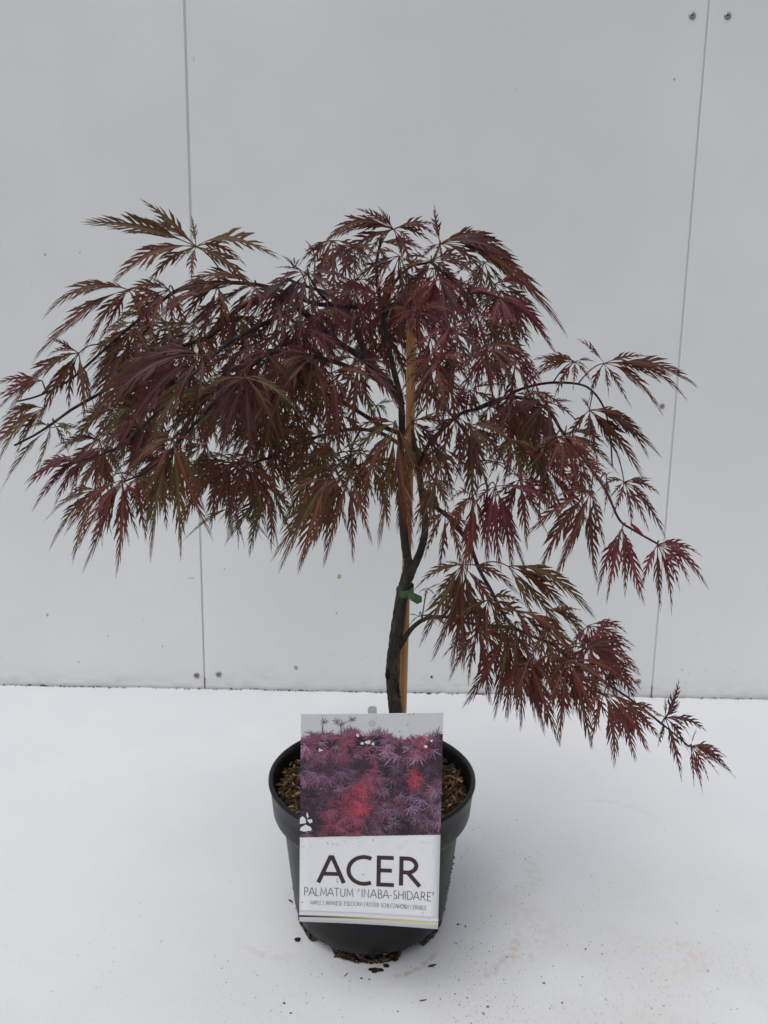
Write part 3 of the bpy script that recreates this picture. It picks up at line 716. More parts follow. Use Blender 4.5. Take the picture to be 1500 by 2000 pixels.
LEAVES = [
 # top left
 (383, 482, 'BO', [(168, 436), (278, 392), (224, 556), (290, 556), (342, 520), (375, 545), (440, 520), (506, 574), (540, 506), (374, 424), (478, 520)], -.01, 1.15),
 (250, 566, 'BP', [(70, 704), (137, 590), (174, 574), (90, 622), (194, 668), (162, 690), (304, 664), (330, 600), (225, 600), (285, 640)], 0, 1.1),
 (154, 690, 'B', [(94, 697), (78, 738), (136, 798), (164, 828), (185, 792), (78, 828), (20, 805), (96, 660), (110, 770)], -.01, 1.0),
 (82, 744, 'C', [(-12, 782), (-14, 815), (24, 802), (40, 770), (-10, 752)], 0, 1.0),
 (86, 798, 'BO', [(-4, 852), (0, 905), (-14, 886), (34, 872), (64, 846), (2, 820), (30, 900)], -.01, 1.0),
 (98, 836, 'OB', [(5, 955), (67, 934), (165, 838), (95, 868), (55, 840)], .01, .8),
 (104, 826, 'G', [(134, 886), (145, 870)], .01, .9),
 (252, 672, 'O', [(178, 690), (200, 800), (166, 790), (214, 762), (288, 668), (286, 706), (270, 724), (180, 740)], .0, .9),
 (395, 694, 'PO', [(236, 775), (252, 722), (196, 822), (156, 872), (232, 886), (284, 878), (430, 700), (440, 764), (384, 656), (330, 830)], -.02, .95),
 (498, 558, 'BP', [(350, 572), (312, 612), (296, 650), (340, 690), (428, 668), (440, 600), (560, 600), (400, 560), (470, 640)], -.01, 1.05),
 (600, 534, 'VP', [(492, 700), (545, 690), (560, 640), (690, 556), (540, 524), (520, 640), (618, 640), (470, 660), (655, 600)], -.02, 1.05),
 (580, 637, 'CP', [(508, 760), (545, 772), (576, 790), (622, 772), (652, 724), (530, 712), (692, 704), (600, 760), (480, 740), (562, 800)], -.03, .85),
 (480, 738, 'PO', [(392, 868), (432, 900), (492, 912), (548, 872), (400, 790), (556, 778), (352, 826), (590, 820)], -.02, .92),
 (524, 842, 'OB', [(606, 906), (576, 996), (604, 860), (540, 986), (480, 944), (440, 884), (622, 882)], -.02, .92),
 (484, 902, 'RB', [(541, 1066), (500, 1004), (420, 992), (475, 1006), (400, 960), (446, 1046), (568, 992), (520, 1030)], -.03, .85),
 (452, 905, 'O', [(390, 962), (402, 992), (372, 930), (425, 1000), (380, 985)], -.02, .9),
 (338, 858, 'BO', [(284, 868), (310, 845), (266, 912), (296, 1088), (352, 1085), (398, 996), (412, 1046), (404, 872), (240, 938)], -.03, .85),
 (238, 938, 'R', [(138, 1022), (130, 1042), (164, 1112), (227, 1120), (146, 1084), (252, 1062), (294, 1018), (200, 1020), (270, 1048), (182, 1060)], -.02, .95),
 (268, 933, 'OR', [(300, 1024), (330, 992), (256, 1010), (286, 1050), (230, 1030)], -.01, .9),
 (158, 900, 'C', [(52, 944), (54, 958), (66, 996), (107, 988), (148, 972), (80, 915), (96, 960)], -.01, .95),
 (204, 886, 'RB', [(155, 968), (166, 925), (150, 906), (190, 960), (225, 965)], -.01, 1.0),
 # top centre
 (768, 448, 'BR', [(640, 472), (635, 482), (648, 524), (854, 440), (852, 464), (846, 478), (785, 512), (804, 532), (698, 409), (740, 405), (730, 415), (720, 500)], -.0, 1.15),
 (860, 476, 'BP', [(849, 403), (951, 458), (998, 494), (1004, 518), (1020, 548), (1098, 652), (1062, 606), (888, 506), (818, 512), (870, 532), (960, 560)], -.01, 1.1),
 (735, 476, 'O', [(764, 538), (690, 506), (832, 495), (716, 510), (800, 500)], .02, .85),
 (690, 482, 'PC', [(632, 532), (636, 500), (604, 570), (720, 545), (690, 560), (740, 510), (660, 570)], -.01, 1.05),
 (842, 510, 'PB', [(770, 540), (778, 522), (810, 560), (902, 562), (926, 540), (952, 562), (872, 584), (918, 515), (800, 585)], -.02, 1.0),
 (734, 574, 'CR', [(612, 560), (656, 608), (690, 662), (748, 532), (790, 590), (700, 610), (680, 552), (722, 642), (640, 576), (772, 560)], -.04, 1.0),
 (814, 611, 'BC', [(884, 614), (886, 662), (862, 694), (822, 722), (790, 650), (760, 646), (744, 612), (830, 540), (800, 556), (842, 668), (868, 590)], -.03, 1.0),
 (930, 616, 'CP', [(880, 680), (930, 718), (985, 698), (998, 660), (880, 606), (902, 652), (1006, 632), (955, 690)], -.02, .95),
 (914, 572, 'PC', [(962, 566), (890, 622), (878, 580), (992, 602), (900, 540), (930, 630)], .0, .9),
 (975, 582, 'C', [(1072, 678), (1083, 690), (1012, 652), (960, 642), (1068, 644), (1040, 668), (990, 660), (1040, 620)], -.01, .95),
 (948, 677, 'BP', [(1030, 697), (1050, 730), (1032, 752), (1042, 716), (930, 704), (962, 762), (905, 720), (1000, 760)], -.01, .9),
 (890, 682, 'PB', [(832, 740), (846, 792), (844, 838), (812, 764), (880, 764), (908, 732), (862, 800)], -.01, 1.05),
 (818, 690, 'B', [(828, 762), (812, 752), (832, 722)], .02, .9),
 (916, 762, 'OG', [(986, 754), (884, 812), (920, 832), (960, 802), (990, 822), (870, 766), (945, 840)], .0, .85),
 (954, 716, 'C', [(982, 742), (950, 740), (1000, 720), (935, 705)], .02, .7),
 # right of the cane
 (918, 832, 'PO', [(880, 898), (908, 962), (922, 1012), (932, 962), (956, 958), (996, 928), (1012, 874), (952, 916), (964, 916), (1000, 850), (890, 940)], -.03, 1.05),
 (774, 828, 'BO', [(730, 940), (740, 1064), (776, 1032), (806, 1064), (684, 906), (712, 868), (700, 1006), (690, 846), (826, 960)], -.05, .9),
 (804, 824, 'PB', [(840, 780), (876, 812), (889, 853), (862, 872), (862, 892), (880, 942), (822, 906), (780, 884), (870, 830), (845, 930)], -.04, .85),
 (850, 936, 'OB', [(806, 1032), (812, 1046), (848, 1046), (836, 1040), (872, 984), (892, 962), (812, 966), (880, 1010)], -.04, 1.05),
 (968, 950, 'CR', [(1088, 1002), (1028, 1118), (990, 1046), (932, 1040), (952, 1122), (978, 1112), (1000, 1122), (940, 1070), (975, 922), (920, 1000)], -.03, .95),
 (998, 926, 'C', [(1026, 946), (1046, 956), (980, 942), (1010, 900)], .0, .8),
 (924, 970, 'BR', [(882, 1050), (893, 1086), (896, 1122), (920, 1092), (862, 1046), (880, 980), (946, 1060), (908, 1130)], -.02, .9),
 (1030, 878, 'OG', [(1027, 952), (1064, 980), (1060, 926), (1100, 936), (1008, 896), (1096, 872), (1084, 960)], .03, .85),
 (1068, 787, 'PO', [(1026, 761), (1062, 763), (1118, 785), (1130, 832), (985, 832), (998, 904), (1063, 928), (1086, 956), (1012, 852), (1042, 890)], -.02, 1.05),
 (1123, 707, 'B', [(1043, 728), (1040, 705), (1083, 779), (1030, 752), (1155, 747), (1162, 708), (1092, 697)], 0, .95),
 (1180, 710, 'B', [(1130, 664), (1265, 697), (1336, 780), (1356, 757), (1290, 808), (1232, 795), (1150, 786), (1288, 748)], 0, 1.0),
 (1151, 801, 'PB', [(1135, 778), (1100, 872), (1168, 912), (1192, 872), (1254, 934), (1262, 892), (1286, 890), (1240, 826), (1210, 900)], -.02, 1.05),
 (1110, 862, 'VC', [(1150, 912), (1162, 892), (1082, 900), (1130, 930)], .03, .9),
 (1154, 960, 'RB', [(1030, 1048), (1055, 1120), (1080, 1146), (1166, 1134), (1083, 972), (1104, 946), (1180, 1066), (1110, 1080)], -.01, .95),
 (1219, 942, 'RP', [(1166, 962), (1297, 1048), (1286, 966), (1266, 1034), (1232, 1040), (1270, 935), (1195, 1010)], -.02, .95),
 (1215, 1032, 'RC', [(1168, 1158), (1186, 1174), (1220, 1162), (1257, 1177), (1190, 1100), (1240, 1110)], -.01, .95),
 (1284, 1064, 'C', [(1381, 1150), (1368, 1086), (1290, 1192), (1310, 1197), (1326, 1152), (1362, 1112), (1252, 1152), (1345, 1140)], -.01, .95),
 # lower right
 (903, 1104, 'BO', [(812, 1152), (822, 1258), (845, 1284), (880, 1300), (905, 1305), (988, 1222), (868, 1097), (942, 1230), (1012, 1162), (952, 1296), (858, 1220)], -.02, 1.0),
 (992, 1106, 'OB', [(1156, 1206), (1130, 1218), (1110, 1246), (1050, 1232), (1062, 1152), (1090, 1190)], -.01, .95),
 (1007, 1192, 'B', [(1130, 1302), (1080, 1292), (960, 1202), (1042, 1276), (1100, 1250)], -.01, .95),
 (991, 1228, 'BR', [(906, 1378), (965, 1400), (1015, 1420), (990, 1402), (1044, 1403), (930, 1258), (1060, 1330)], -.02, 1.0),
 (988, 1232, 'G', [(974, 1330)], -.03, .8),
 (1034, 1287, 'R', [(1056, 1398), (1092, 1450), (1063, 1432), (1002, 1382), (1112, 1402), (1030, 1370)], -.02, .95),
 (1109, 1290, 'RB', [(1093, 1452), (1155, 1457), (1205, 1366), (1240, 1352), (1046, 1292), (1170, 1422), (1062, 1420), (1128, 1400)], -.02, .95),
 (1144, 1268, 'RP', [(1189, 1210), (1217, 1247), (1247, 1318), (1232, 1272), (1240, 1352), (1112, 1222), (1182, 1342), (1215, 1300)], -.01, 1.15),
 (1180, 1354, 'R', [(1198, 1494), (1155, 1457), (1238, 1483), (1266, 1466), (1268, 1430), (1142, 1402), (1215, 1440)], -.02, .95),
 (1299, 1402, 'P', [(1325, 1330), (1299, 1362), (1285, 1457), (1330, 1522), (1338, 1402), (1275, 1400), (1376, 1428), (1345, 1470)], -.0, .95),
 (1349, 1458, 'PR', [(1371, 1547), (1434, 1519), (1355, 1532), (1402, 1512), (1416, 1478), (1360, 1422), (1420, 1500)], -.0, .9),
 # lower centre, left of trunk
 (686, 926, 'RB', [(590, 1100), (634, 1102), (560, 1060), (690, 1094), (726, 1060), (610, 1010)], -.02, .9),
 (640, 936, 'OB', [(534, 1090), (548, 1112), (584, 1114), (552, 978), (556, 1024), (618, 1060)], -.03, .9),
 (660, 886, 'GO', [(568, 922), (612, 890), (735, 886), (730, 852), (642, 954), (690, 956), (622, 934)], .0, .8),
 (648, 728, 'BR', [(620, 842), (626, 900), (660, 880), (580, 744), (716, 776), (700, 824), (680, 806), (730, 746), (600, 790)], -.02, .9),
 (734, 793, 'G', [(708, 790), (714, 813), (730, 822), (756, 816), (771, 786), (718, 778)], -.03, 1.15),
 # behind
 (460, 990, 'Y', [(362, 1054), (465, 1072), (478, 1066), (511, 1052), (536, 1066), (438, 1024)], .06, .55),
 (666, 606, 'Y', [(650, 642), (670, 654), (686, 644), (638, 616)], .05, 1.2),
 (706, 668, 'Y', [(746, 692), (732, 722), (700, 712), (680, 700)], .07, .8),
 (836, 1150, 'Y', [(862, 1140), (828, 1174), (850, 1165), (818, 1158)], .08, .8),
 (818, 1204, 'Y', [(798, 1200), (852, 1222), (800, 1222), (885, 1236)], .08, .7),
 # sprouts
 (616, 503, 'B', [(597, 471), (595, 486)], .0, 1.2),
 (578, 522, 'V', [(551, 500), (572, 503), (586, 506)], .0, 1.0),
 (1184, 928, 'O', [(1172, 922), (1198, 922), (1188, 975), (1180, 1000)], .03, .8),
]
count = 0
for (jx, jy, code, tips, dd, wd) in LEAVES:
    rnd = random.Random(jx * 31 + jy)
    B = MB(); key = leaf_mesh(B, rnd, jx, jy, tips, code, dd, wd)
    o = B.build('leaf', M_LEAF, smooth=False); o.parent = BR[key][1]
    count += 1
def random_tips(rnd, jx, jy, L0=95, L1=150):
    side = (jx - 770) / 600.0
    base = 90 - side * 45 + rnd.uniform(-25, 25)
    nl = rnd.choice((6, 7, 7, 8)); L = rnd.uniform(L0, L1); tips = []
    for k in range(nl):
        a_ = base + (k - (nl - 1) / 2) * rnd.uniform(20, 25)
        l_ = L * (1 - .42 * abs(k - (nl - 1) / 2) / ((nl - 1) / 2)) * rnd.uniform(.85, 1.1)
        tips.append((jx + l_ * math.cos(R(a_)) * .95, jy + l_ * math.sin(R(a_)) * .9 + 18))
    return tips
for (jx, jy, code, dd) in [(330, 566, 'BP', -.02), (425, 560, 'PB', -.02), (540, 572, 'BP', -.03), (465, 618, 'BO', -.03),
                           (640, 600, 'CP', -.02), (520, 690, 'PB', -.02), (610, 700, 'BR', -.02), (300, 700, 'PB', -.03), (350, 690, 'BO', -.02), (690, 560, 'RP', -.02),
                           (700, 705, 'BP', -.02), (1010, 700, 'CP', -.02), (850, 700, 'BR', -.03), (880, 760, 'PB', -.02), (780, 500, 'BP', -.02), (650, 470, 'PB', .0), (1062, 1236, 'BO', -.01), (1125, 1325, 'RB', -.01), (1232, 1378, 'RP', .0), (955, 1172, 'BO', .01), (1010, 1300, 'RO', .01), (1190, 1300, 'RP', .01), (600, 860, 'BO', .0), (720, 900, 'OB', .0), (1000, 860, 'BO', .0), (1040, 765, 'BP', -.02), (1096, 852, 'RB', -.02), (1135, 905, 'BR', -.01), (955, 795, 'BO', -.02), (895, 815, 'BP', -.02), (835, 875, 'OB', -.02), (1000, 772, 'PB', -.01), (870, 1000, 'RB', -.01), (860, 545, 'PC', -.02), (1000, 790, 'PB', -.02), (880, 640, 'CP', -.02)]:
    rnd = random.Random(jx * 17 + jy)
    B = MB(); key = leaf_mesh(B, rnd, jx, jy, (random_tips(rnd, jx, jy, 110, 160) if jy < 1100 and not (jx > 830 and jy > 750) else random_tips(rnd, jx, jy, 85, 120)), code, dd, 1.0)
    o = B.build('leaf', M_LEAF); o.parent = BR[key][1]
# denser foliage further back inside the crown
B = MB(); rnd = random.Random(5)
ZONES = [((250, 590), (640, 800), 44, 'BPDODR'), ((180, 780), (560, 960), 28, 'BDODP'), ((640, 500), (1000, 720), 27, 'BPCODR'),
         ((860, 760), (1120, 940), 8, 'BPOD'), ((900, 1130), (1150, 1290), 7, 'BOR'), ((560, 760), (760, 930), 9, 'BDODP')]
for (a, c, n_, codes) in ZONES:
    for q in range(n_):
        jx = rnd.uniform(a[0], c[0]); jy = rnd.uniform(a[1], c[1])
        tips = random_tips(rnd, jx, jy)
        leaf_mesh(B, rnd, jx, jy, tips, rnd.choice(codes) + rnd.choice(codes), rnd.uniform(.02, .10), rnd.uniform(.85, 1.05), petiole=rnd.random() < .6)
o = B.build('foliage', M_LEAF); rel(o, maple, MP); o['kind'] = 'stuff'
# crimson bud scales on the end of the right-hand branch
B = MB()
P0 = at(1232, 1022, PY - .09); P1_ = at(1260, 1050, PY - .095)
B.tube([P0.lerp(P1_, t / 6) for t in range(7)], [.0005, .0012, .0016, .0016, .0012, .0008, .0004], 8, (.16, .015, .035))
rel(B.build('bud', M_LEAF, smooth=True), maple, MP)

# ------------------------------------------------------------------ green ties round trunk and cane
def tie(px, py, o0, label, knot):
    root = MB()
    c = at(px, py, PY + .007)
    pts = []; rx, ry = .0092, .0152
    for k in range(25):
        a = 2 * math.pi * k / 24
        pts.append((c.x + rx * math.cos(a), c.y + ry * math.sin(a), c.z))
    hh = .0038 if knot else .0034
    vs_ = []
    for (x, y, z) in pts:
        tilt = (x - c.x) * .25
        vs_ += [(x, y, z - hh + tilt), (x, y, z + hh + tilt)]
    fs = [(2 * k, 2 * k + 2, 2 * k + 3, 2 * k + 1) for k in range(24)]
    root.add(vs_, fs)
    band = root.build('plant_tie', M_TIE, smooth=True)
    md = band.modifiers.new('thick', 'SOLIDIFY'); md.thickness = .0008
    tag(band, label, 'tie', 'green ties holding the tree to the cane')
    if knot:
        kb = MB(); kc = at(*knot, PY - .012)
        v = []
        for (dx, dz, dy) in ((-.012, .005, .004), (-.003, .0055, -.003), (.0050, .001, 0), (.0056, -.005, .002), (.001, -.0072, .001), (-.005, -.003, -.002)):
            v.append((kc.x + dx, kc.y + dy, kc.z + dz))
        v.append((kc.x, kc.y - .003, kc.z))
        kb.add(v, [(k, (k + 1) % 6, 6) for k in range(6)])
        e = kb.build('tie_end', M_TIE, band, smooth=False)
        md = e.modifiers.new('thick', 'SOLIDIFY'); md.thickness = .001
tie(791, 1153, 0, 'green plastic tie round the trunk and cane just below the fork', (813, 1166))
tie(806, 886, 0, 'green plastic tie half hidden by leaves high on the cane', None)

# ------------------------------------------------------------------ plant label
TL, TR = at(588, 1395, .640), at(866, 1392.5, .640)
BL, BRt = at(584.5, 1800, .626), at(855.5, 1815, .617)
LN = (TR - TL).cross(BL - TL).normalized()
if LN.y > 0: LN = -LN
def lab(u, v, h=0.0):
    p = TL.lerp(TR, u).lerp(BL.lerp(BRt, u), v)
    bow = math.sin(math.pi * u) * (.0004 - .0019 * v) + .0012 * math.sin(math.pi * v)   # the card is bowed and its lower corners curl forward
    return p + LN * (h + bow)
LW = (TR - TL).length; LH = (BL - TL).length
label = empty('plant_label', lab(.5, 1))
tag(label, 'tall printed picture card with purple foliage and dark lettering, in front of the pot', 'plant label')
LL = Vector(label.location)
def lpart(b, name, mats, smooth=False): return rel(b.build(name, mats, smooth=smooth), label, LL)
# card
b = MB(); nu, nv = 16, 24; WHITE = (.70, .715, .74)
vs_ = []; fs = []
for h in (0, -.0009):
    for j in range(nv + 1):
        for i in range(nu + 1): vs_.append(lab(i / nu, j / nv, h))
S = (nu + 1) * (nv + 1)
for j in range(nv):
    for i in range(nu):
        a = j * (nu + 1) + i; fs.append((a, a + nu + 1, a + nu + 2, a + 1)); fs.append((S + a, S + a + 1, S + a + nu + 2, S + a + nu + 1))
for i in range(nu): fs.append((i, i + 1, S + i + 1, S + i)); k = nv * (nu + 1) + i; fs.append((k + 1, k, S + k, S + k + 1))
for j in range(nv): k = j * (nu + 1); fs.append((k + nu + 1, k, S + k, S + k + nu + 1)); k += nu; fs.append((k, k + nu + 1, S + k + nu + 1, S + k))
b.add(vs_, fs, WHITE); lpart(b, 'card', M_PRINT, True)

# printed picture of foliage (flat ink on the card)
b = MB(); PV = .578; asp = LW / LH
def PVf(u): return .582 - .028 * u
def q(u, v):
    u = max(0.0, min(1.0, u)); return (u, max(0.0, min(PVf(u), v)))
h0 = .00012
rr = random.Random(3)
gx, gy = 40, 24
def top_edge(u): return .105 + .012 * math.sin(u * 9 + 1) + .018 * (u > .6) * math.sin((u - .6) * 8) + .01 * math.sin(u * 31)
vs_ = []; cl = []; fs = []
def pic_back(u, v):
    k = .5 + .5 * math.sin(u * 7.3 + v * 11) * math.sin(u * 3.1 - v * 17 + 2)
    return tuple(a + (c - a) * k for a, c in zip((.010, .008, .012), (.045, .022, .040)))
for j in range(gy + 1):
    for i in range(gx + 1):
        u = i / gx; e = top_edge(u); v = e + (PVf(u) - e) * j / gy
        vs_.append(lab(u, v, h0)); cl.append(pic_back(u, v))
for j in range(gy):
    for i in range(gx): a = j * (gx + 1) + i; fs.append((a, a + gx + 1, a + gx + 2, a + 1))
b.add(vs_, fs, cl)
vs_ = [lab(u / 16, v, h0 * .5) for v in (0, .15) for u in range(17)]
b.add(vs_, [(i, i + 17, i + 18, i + 1) for i in range(16)], (.52, .54, .55))
layer = [0]
def print_poly(pts, col, clip=True):
    layer[0] += 1
    h = h0 + .00003 + layer[0] * 1.3e-7
    P_ = [q(u, v) for u, v in pts]
    b.add([lab(u, v, h) for u, v in P_], [tuple(range(len(P_)))], col)
def print_leaf(u, v, s, ang, col, nl=7):
    for k in range(nl):
        a = R(ang + (k - (nl - 1) / 2) * 34 + rr.uniform(-8, 8)); l = s * (1 - .3 * abs(k - (nl - 1) / 2) / ((nl - 1) / 2)) * rr.uniform(.8, 1.15)
        dx, dy = math.cos(a), math.sin(a); nx, ny = -dy, dx
        f_ = rr.uniform(.6, 1.35); c = tuple(min(1, x * f_) for x in col)
        X = lambda t, n: (u + (dx * t + nx * n) * l, v + (dy * t + ny * n) * l * asp)
        one = []
        for t in (.16, .32, .48, .64):
            r_ = .20 * (1.15 - t)
            one += [(t, .024), (t + r_ * .95, r_ * rr.uniform(.45, .7)), (t + .075, .026)]
        two = [(t + .02, -n) for t, n in one]
        print_poly([X(0, .01)] + [X(*p) for p in one] + [X(1, 0)] + [X(*p) for p in reversed(two)] + [X(0, -.01)], c)
PURPLES = [(.18, .085, .155), (.26, .14, .235), (.12, .05, .09), (.23, .075, .115), (.32, .19, .30), (.08, .035, .06)]
REDS = [(.36, .04, .07), (.38, .06, .095), (.25, .035, .06), (.14, .03, .05)]
MAGS = [(.27, .055, .10), (.23, .05, .085), (.20, .065, .10)]
clusters = [(.43, .345, .10, REDS), (.32, .40, .08, REDS), (.45, .42, .07, REDS), (.82, .30, .08, REDS), (.13, .115, .09, MAGS), (.86, .125, .06, REDS), (.22, .49, .14, MAGS), (.43, .45, .08, REDS), (.3, .13, .1, MAGS), (.5, .29, .1, MAGS), (.38, .53, .12, MAGS)]
for i in range(520):
    u = rr.random(); v = .115 + (PV - .115) * rr.random() ** .9
    if u < .13 and .44 < v < .56 and rr.random() < .85: continue
    col = rr.choice(PURPLES)
    shade = .25 + .75 * (.5 + .5 * math.sin(u * 8 + 4 * v) * math.cos(v * 21 + u * 5))
    if v < .2: shade = 1.1
    print_leaf(u, v, rr.uniform(.04, .105), rr.uniform(40, 140), tuple(x * shade for x in col))
for cu, cv, cr, cols in clusters:
    for i in range(int(cr * 190)):
        print_leaf(cu + rr.gauss(0, cr * .38), cv + rr.gauss(0, cr * .45 * asp), rr.uniform(.04, .085), rr.uniform(50, 130), rr.choice(cols))
for i in range(70):     # ragged upper edge
    u = rr.random(); print_leaf(u, top_edge(u) + rr.uniform(-.004, .012), rr.uniform(.035, .07), rr.uniform(200, 340), rr.choice(PURPLES[:4] + MAGS))
for (u, v, s) in ((.165, .04, .05), (.26, .035, .05), (.28, .05, .05), (.36, .03, .045)):
    print_leaf(u, v, s, rr.uniform(200, 330), rr.choice([(.16, .03, .05), (.10, .03, .06)]))
for stroke in (((.155, .05), (.15, .08), (.17, .11)), ((.28, .05), (.32, .035), (.39, .012)), ((.28, .05), (.285, .08))):
    for (a, c) in zip(stroke, stroke[1:]): print_poly([(a[0] - .003, a[1]), (a[0] + .003, a[1]), (c[0] + .003, c[1]), (c[0] - .003, c[1])], (.10, .04, .06))
layer[0] += 300
PALE = (.62, .64, .65)
def blob(u, v, ru, rv, n=13):
    print_poly([(u + ru * math.cos(2 * math.pi * k / n) * rr.uniform(.25, 1.2), v + rv * math.sin(2 * math.pi * k / n) * rr.uniform(.3, 1.2)) for k in range(n)], PALE); layer[0] += 20
for (u, v, ru, rv) in ((.14, .165, .018, .008), (.43, .135, .02, .008), (.47, .128, .022, .011), (.51, .137, .016, .009), (.88, .15, .022, .008), (.92, .123, .012, .006), (.40, .095, .015, .008)): blob(u, v, ru, rv)
def tri(*p): print_poly(list(p), (.66, .68, .70)); layer[0] += 20
tri((.0, .487), (.02, .477), (.04, .49), (.045, .51), (.0, .515)); tri((.05, .455), (.062, .478), (.055, .49), (.045, .47)); tri((.05, .495), (.085, .49), (.09, .505), (.07, .512)); tri((.005, .533), (.04, .517), (.08, .53), (.085, .545), (.03, .552), (.0, .545))
# faint pale pattern below the picture
for i in range(60):
    u = rr.random(); v = .586 + .055 * rr.random() ** 1.6; a = rr.uniform(0, 6.3); l = rr.uniform(.02, .06)
    layer[0] += 1; h = h0 + .00003
    dx, dy = math.cos(a) * l, math.sin(a) * l * asp * .6
    pts = [(u, v), (u + dx, v + dy), (u + dx * .5 - dy * .15, v + dy * .5 + dx * .08)]
    pts = [(max(0, min(1, a_)), max(.584, min(.66, c_))) for a_, c_ in pts]
    b.add([lab(x, y, h + i * 3e-7) for x, y in pts], [(0, 1, 2)], (.62, .635, .65))
lpart(b, 'picture', M_PRINT)

# lettering drawn as strokes
def arc(cx, cy, rx, ry, a0, a1, n=18): return [(cx + rx * math.cos(R(a0 + (a1 - a0) * k / n)), cy + ry * math.sin(R(a0 + (a1 - a0) * k / n))) for k in range(n + 1)]
GL = {  # y runs 0 (baseline) to 1 (cap height); width first
 'A': (.80, [[(0, 0), (.365, .965), (.435, .965), (.80, 0)], [(.135, .34), (.665, .34)]]),
 'B': (.52, [[(.04, .51), (.04, 1)] + arc(.20, .755, .24, .245, 90, -90) + [(.04, .51)], [(.04, .51)] + arc(.20, .255, .30, .255, 90, -90) + [(.04, 0), (.04, .53)]]),
 'C': (.74, [arc(.52, .5, .48, .5, 62, 298, 26)]),
 'D': (.70, [[(.04, .0), (.04, 1)] + arc(.22, .5, .46, .5, 90, -90, 24) + [(.04, 0)]]),
 'E': (.50, [[(.50, 1), (.04, 1), (.04, 0), (.52, 0)], [(.04, .53), (.45, .53)]]),
 'H': (.66, [[(.04, 0), (.04, 1)], [(.62, 0), (.62, 1)], [(.04, .52), (.62, .52)]]),
 'I': (.08, [[(.04, 0), (.04, 1)]]),
 'J': (.26, [[(.20, 1), (.20, .02), (.12, -.16), (.0, -.20)]]),
 'L': (.44, [[(.04, 1), (.04, 0), (.44, 0)]]),
 'M': (.84, [[(.02, 0), (.12, 1), (.42, .18), (.72, 1), (.82, 0)]]),
 'N': (.68, [[(.04, 0), (.04, 1), (.64, 0), (.64, 1)]]),
 'O': (.92, [arc(.46, .5, .45, .5, 90, 450, 32)]),
 'P': (.50, [[(.04, 0), (.04, 1)] + arc(.20, .735, .28, .265, 90, -90) + [(.04, .47)]]),
 'R': (.62, [[(.04, 0), (.04, 1)] + arc(.22, .745, .28, .255, 90, -90) + [(.04, .49)], [(.24, .49), (.62, 0)]]),
 'S': (.46, [arc(.25, .755, .20, .245, 40, 250, 14) + arc(.23, .255, .21, .255, 70, -145, 14)]),
 'T': (.60, [[(0, 1), (.60, 1)], [(.30, 1), (.30, 0)]]),
 'U': (.64, [[(.04, 1), (.04, .32)] + arc(.32, .30, .28, .30, 180, 360, 16) + [(.60, 1)]]),
 'Z': (.56, [[(.02, 1), (.54, 1), (.0, 0), (.56, 0)]]),
 '-': (.30, [[(.02, .38), (.28, .38)]]), '|': (.08, [[(.04, -.18), (.04, 1.1)]]), "'": (.13, [[(.13, 1.04), (.02, .68)]]), ' ': (.26, [])}
def text(txt, u0, u1, v_base, cap, wt, col, name, gap=.16, slope=0.0):
    """fits txt between u0 and u1; cap = cap height as a share of the card's height"""
    kern = lambda a_, c_: gap - (.10 if 'A' in (a_, c_) and a_ + c_ not in ('AR', 'AB', 'NA') else 0) + (.16 if a_ == "'" else 0)
    adv = sum(GL[c][0] for c in txt) + sum(kern(a_, c_) for a_, c_ in zip(txt, txt[1:]))
    sx_ = (u1 - u0) / adv; b = MB(); x = 0; hh = .00022
    ux = LW; vy = LH
    for ci, c in enumerate(txt):
        wd, strokes = GL[c]
        for st in strokes:
            hh += 1.5e-6
            pts = [((u0 + (x + p[0]) * sx_) * ux, -(v_base - p[1] * cap) * vy) for p in st]
            half = wt * cap * vy / 2
            L_ = []; R_ = []
            n = len(pts)
            for i in range(n):
                a = pts[max(i - 1, 0)]; c_ = pts[min(i + 1, n - 1)]; p = pts[i]
                d1 = Vector((p[0] - a[0], p[1] - a[1])); d2 = Vector((c_[0] - p[0], c_[1] - p[1]))
                if d1.length < 1e-9: d1 = d2
                if d2.length < 1e-9: d2 = d1
                d1.normalize(); d2.normalize(); n1 = Vector((-d1.y, d1.x)); n2 = Vector((-d2.y, d2.x)); m = n1 + n2
                m = n1 if m.length < 1e-6 else m.normalized(); k = half / max(.38, m.dot(n1))
                L_.append((p[0] + m.x * k, p[1] + m.y * k)); R_.append((p[0] - m.x * k, p[1] - m.y * k))
            V = [lab(px_ / ux, -py_ / vy + slope * (px_ / ux - .5) ** 2, hh) for px_, py_ in L_ + R_]
            b.add(V, [(i, i + n, i + n + 1, i + 1) for i in range(n - 1)], col)
        x += wd + (kern(c, txt[ci + 1]) if ci + 1 < len(txt) else 0)
    return lpart(b, name, M_PRINT)
text('ACER', .135, .862, .801, .130, .145, (.036, .013, .017), 'title_lettering', .20)
text("PALMATUM 'INABA-SHIDARE'", .035, .962, .867, .040, .085, (.13, .125, .13), 'variety_lettering', .19)
text('MAPLE | JAPANESE ESDOORN | ROTER SCHLITZAHORN | ERABLE', .078, .912, .911, .0195, .085, (.15, .14, .145), 'names_lettering', .22)
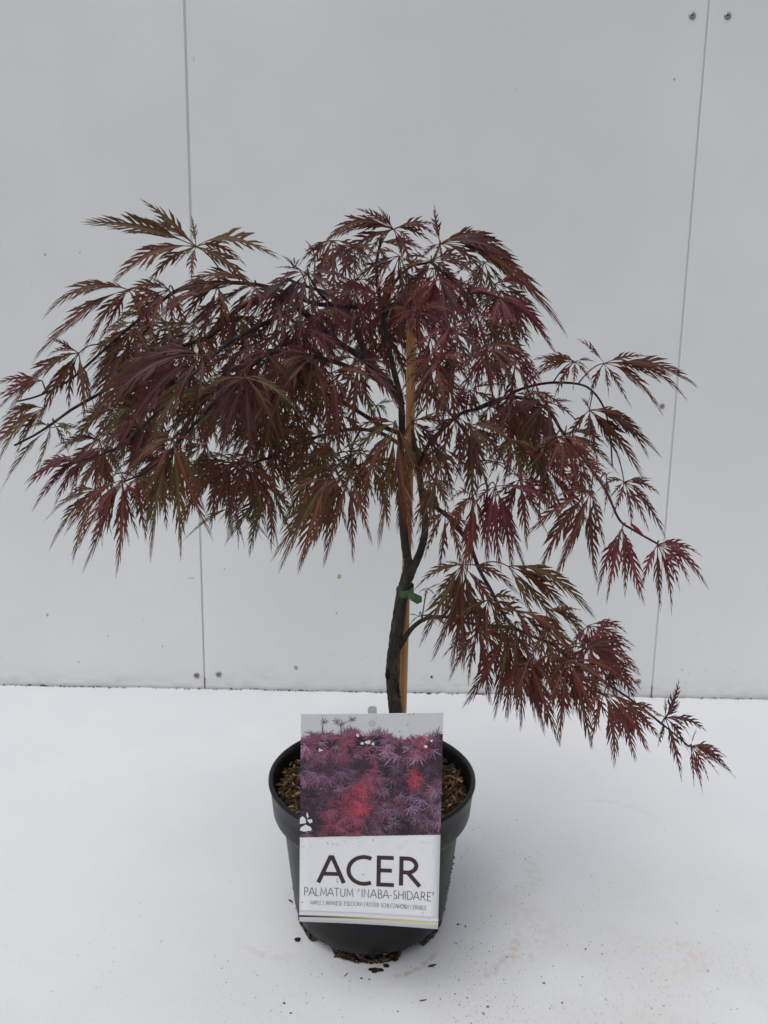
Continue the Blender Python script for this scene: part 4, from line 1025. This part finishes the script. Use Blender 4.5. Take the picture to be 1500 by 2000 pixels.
# stripe and soft grey rule printed at the foot
b = MB(); nS = 24
def band(v0, v1, cf, h):
    vs_ = []; cl = []
    for j, v in enumerate((v0, v1)):
        for i in range(nS + 1): vs_.append(lab(i / nS, v, h)); cl.append(cf(i / nS, j))
    b.add(vs_, [(i, i + nS + 1, i + nS + 2, i + 1) for i in range(nS)], cl)
def stripe(u, j):
    k = min(1, u / .55); a = (.035, .012, .018); c = (.45, .40, .08); e = (.62, .60, .30)
    if u < .55: return tuple(x + (y - x) * k ** 1.5 for x, y in zip(a, c))
    k = (u - .55) / .45; return tuple(x + (y - x) * k * .8 for x, y in zip(c, e))
band(.9665, .9755, stripe, .00022)
band(.943, .960, lambda u, j: (.70, .715, .74) if j else (.47, .49, .53), .00020)
lpart(b, 'stripe', M_PRINT)
# dirt flecks on the card
b = MB()
for i in range(110):
    u = rr.random(); v = rr.random()
    l = rr.uniform(.0003, .0011); wd = l * rr.uniform(.15, .5); a = rr.uniform(0, 6.3)
    if .86 < v and rr.random() < .3: u = .93 + .05 * rr.random()
    c = lab(u, v, .00075); e1 = (TR - TL).normalized(); e2 = (BL - TL).normalized()
    d = e1 * math.cos(a) + e2 * math.sin(a); s_ = e1 * -math.sin(a) + e2 * math.cos(a)
    b.add([c - d * l, c + s_ * wd, c + d * l, c - s_ * wd], [(0, 1, 2, 3)], rr.choice([(.10, .09, .08), (.2, .18, .16), (.05, .04, .035), (.3, .27, .24)]))
lpart(b, 'dirt_flecks', M_PRINT)['kind'] = 'stuff'
# clear holder behind the card: rounded tab above the top edge, stem down to the pot rim and a hook over it into the soil
b = MB()
tp = lab(.5, -.028, -.0022); wd = .0040
e1 = (TR - TL).normalized()
prof = [lab(.5, .05, -.0022), lab(.5, -.005, -.0022), lab(.5, -.018, -.0022)]
vs_ = []
outline = [(-wd, .08)] + [(-wd, -.018)] + [(-wd * math.cos(R(a)), -.018 - .013 * math.sin(R(a))) for a in range(15, 180, 15)] + [(wd, -.018), (wd, .08)]
for h in (-.0012, -.0026):
    for (dx, v) in outline: vs_.append(lab(.5, v, h) + e1 * dx)
n = len(outline)
fs = [tuple(range(n)), tuple(reversed(range(n, 2 * n)))] + [(i, (i + 1) % n, n + (i + 1) % n, n + i) for i in range(n)]
b.add(vs_, fs)
a0 = lab(.5, .08, -.0035); a1 = lab(.5, .48, -.0035)
b.tube([a0, a1], .0018, 6)
hk = lab(.5, .42, -.0035)
b.tube([hk, Vector((hk.x, PY - .108, RIM_Z + .006)), Vector((hk.x, PY - .100, RIM_Z + .004)), Vector((hk.x, PY - .097, SOIL_Z - .03))], .0018, 6)
lpart(b, 'holder', M_CLEAR)
b = MB(); hc = [lab(.5 + .0034 / LW * math.cos(2 * math.pi * k / 20), .044 + .0034 / LH * math.sin(2 * math.pi * k / 20), .0002) for k in range(20)]
b.add(hc, [tuple(range(20))], (.42, .43, .44)); lpart(b, 'hang_hole', M_PRINT)
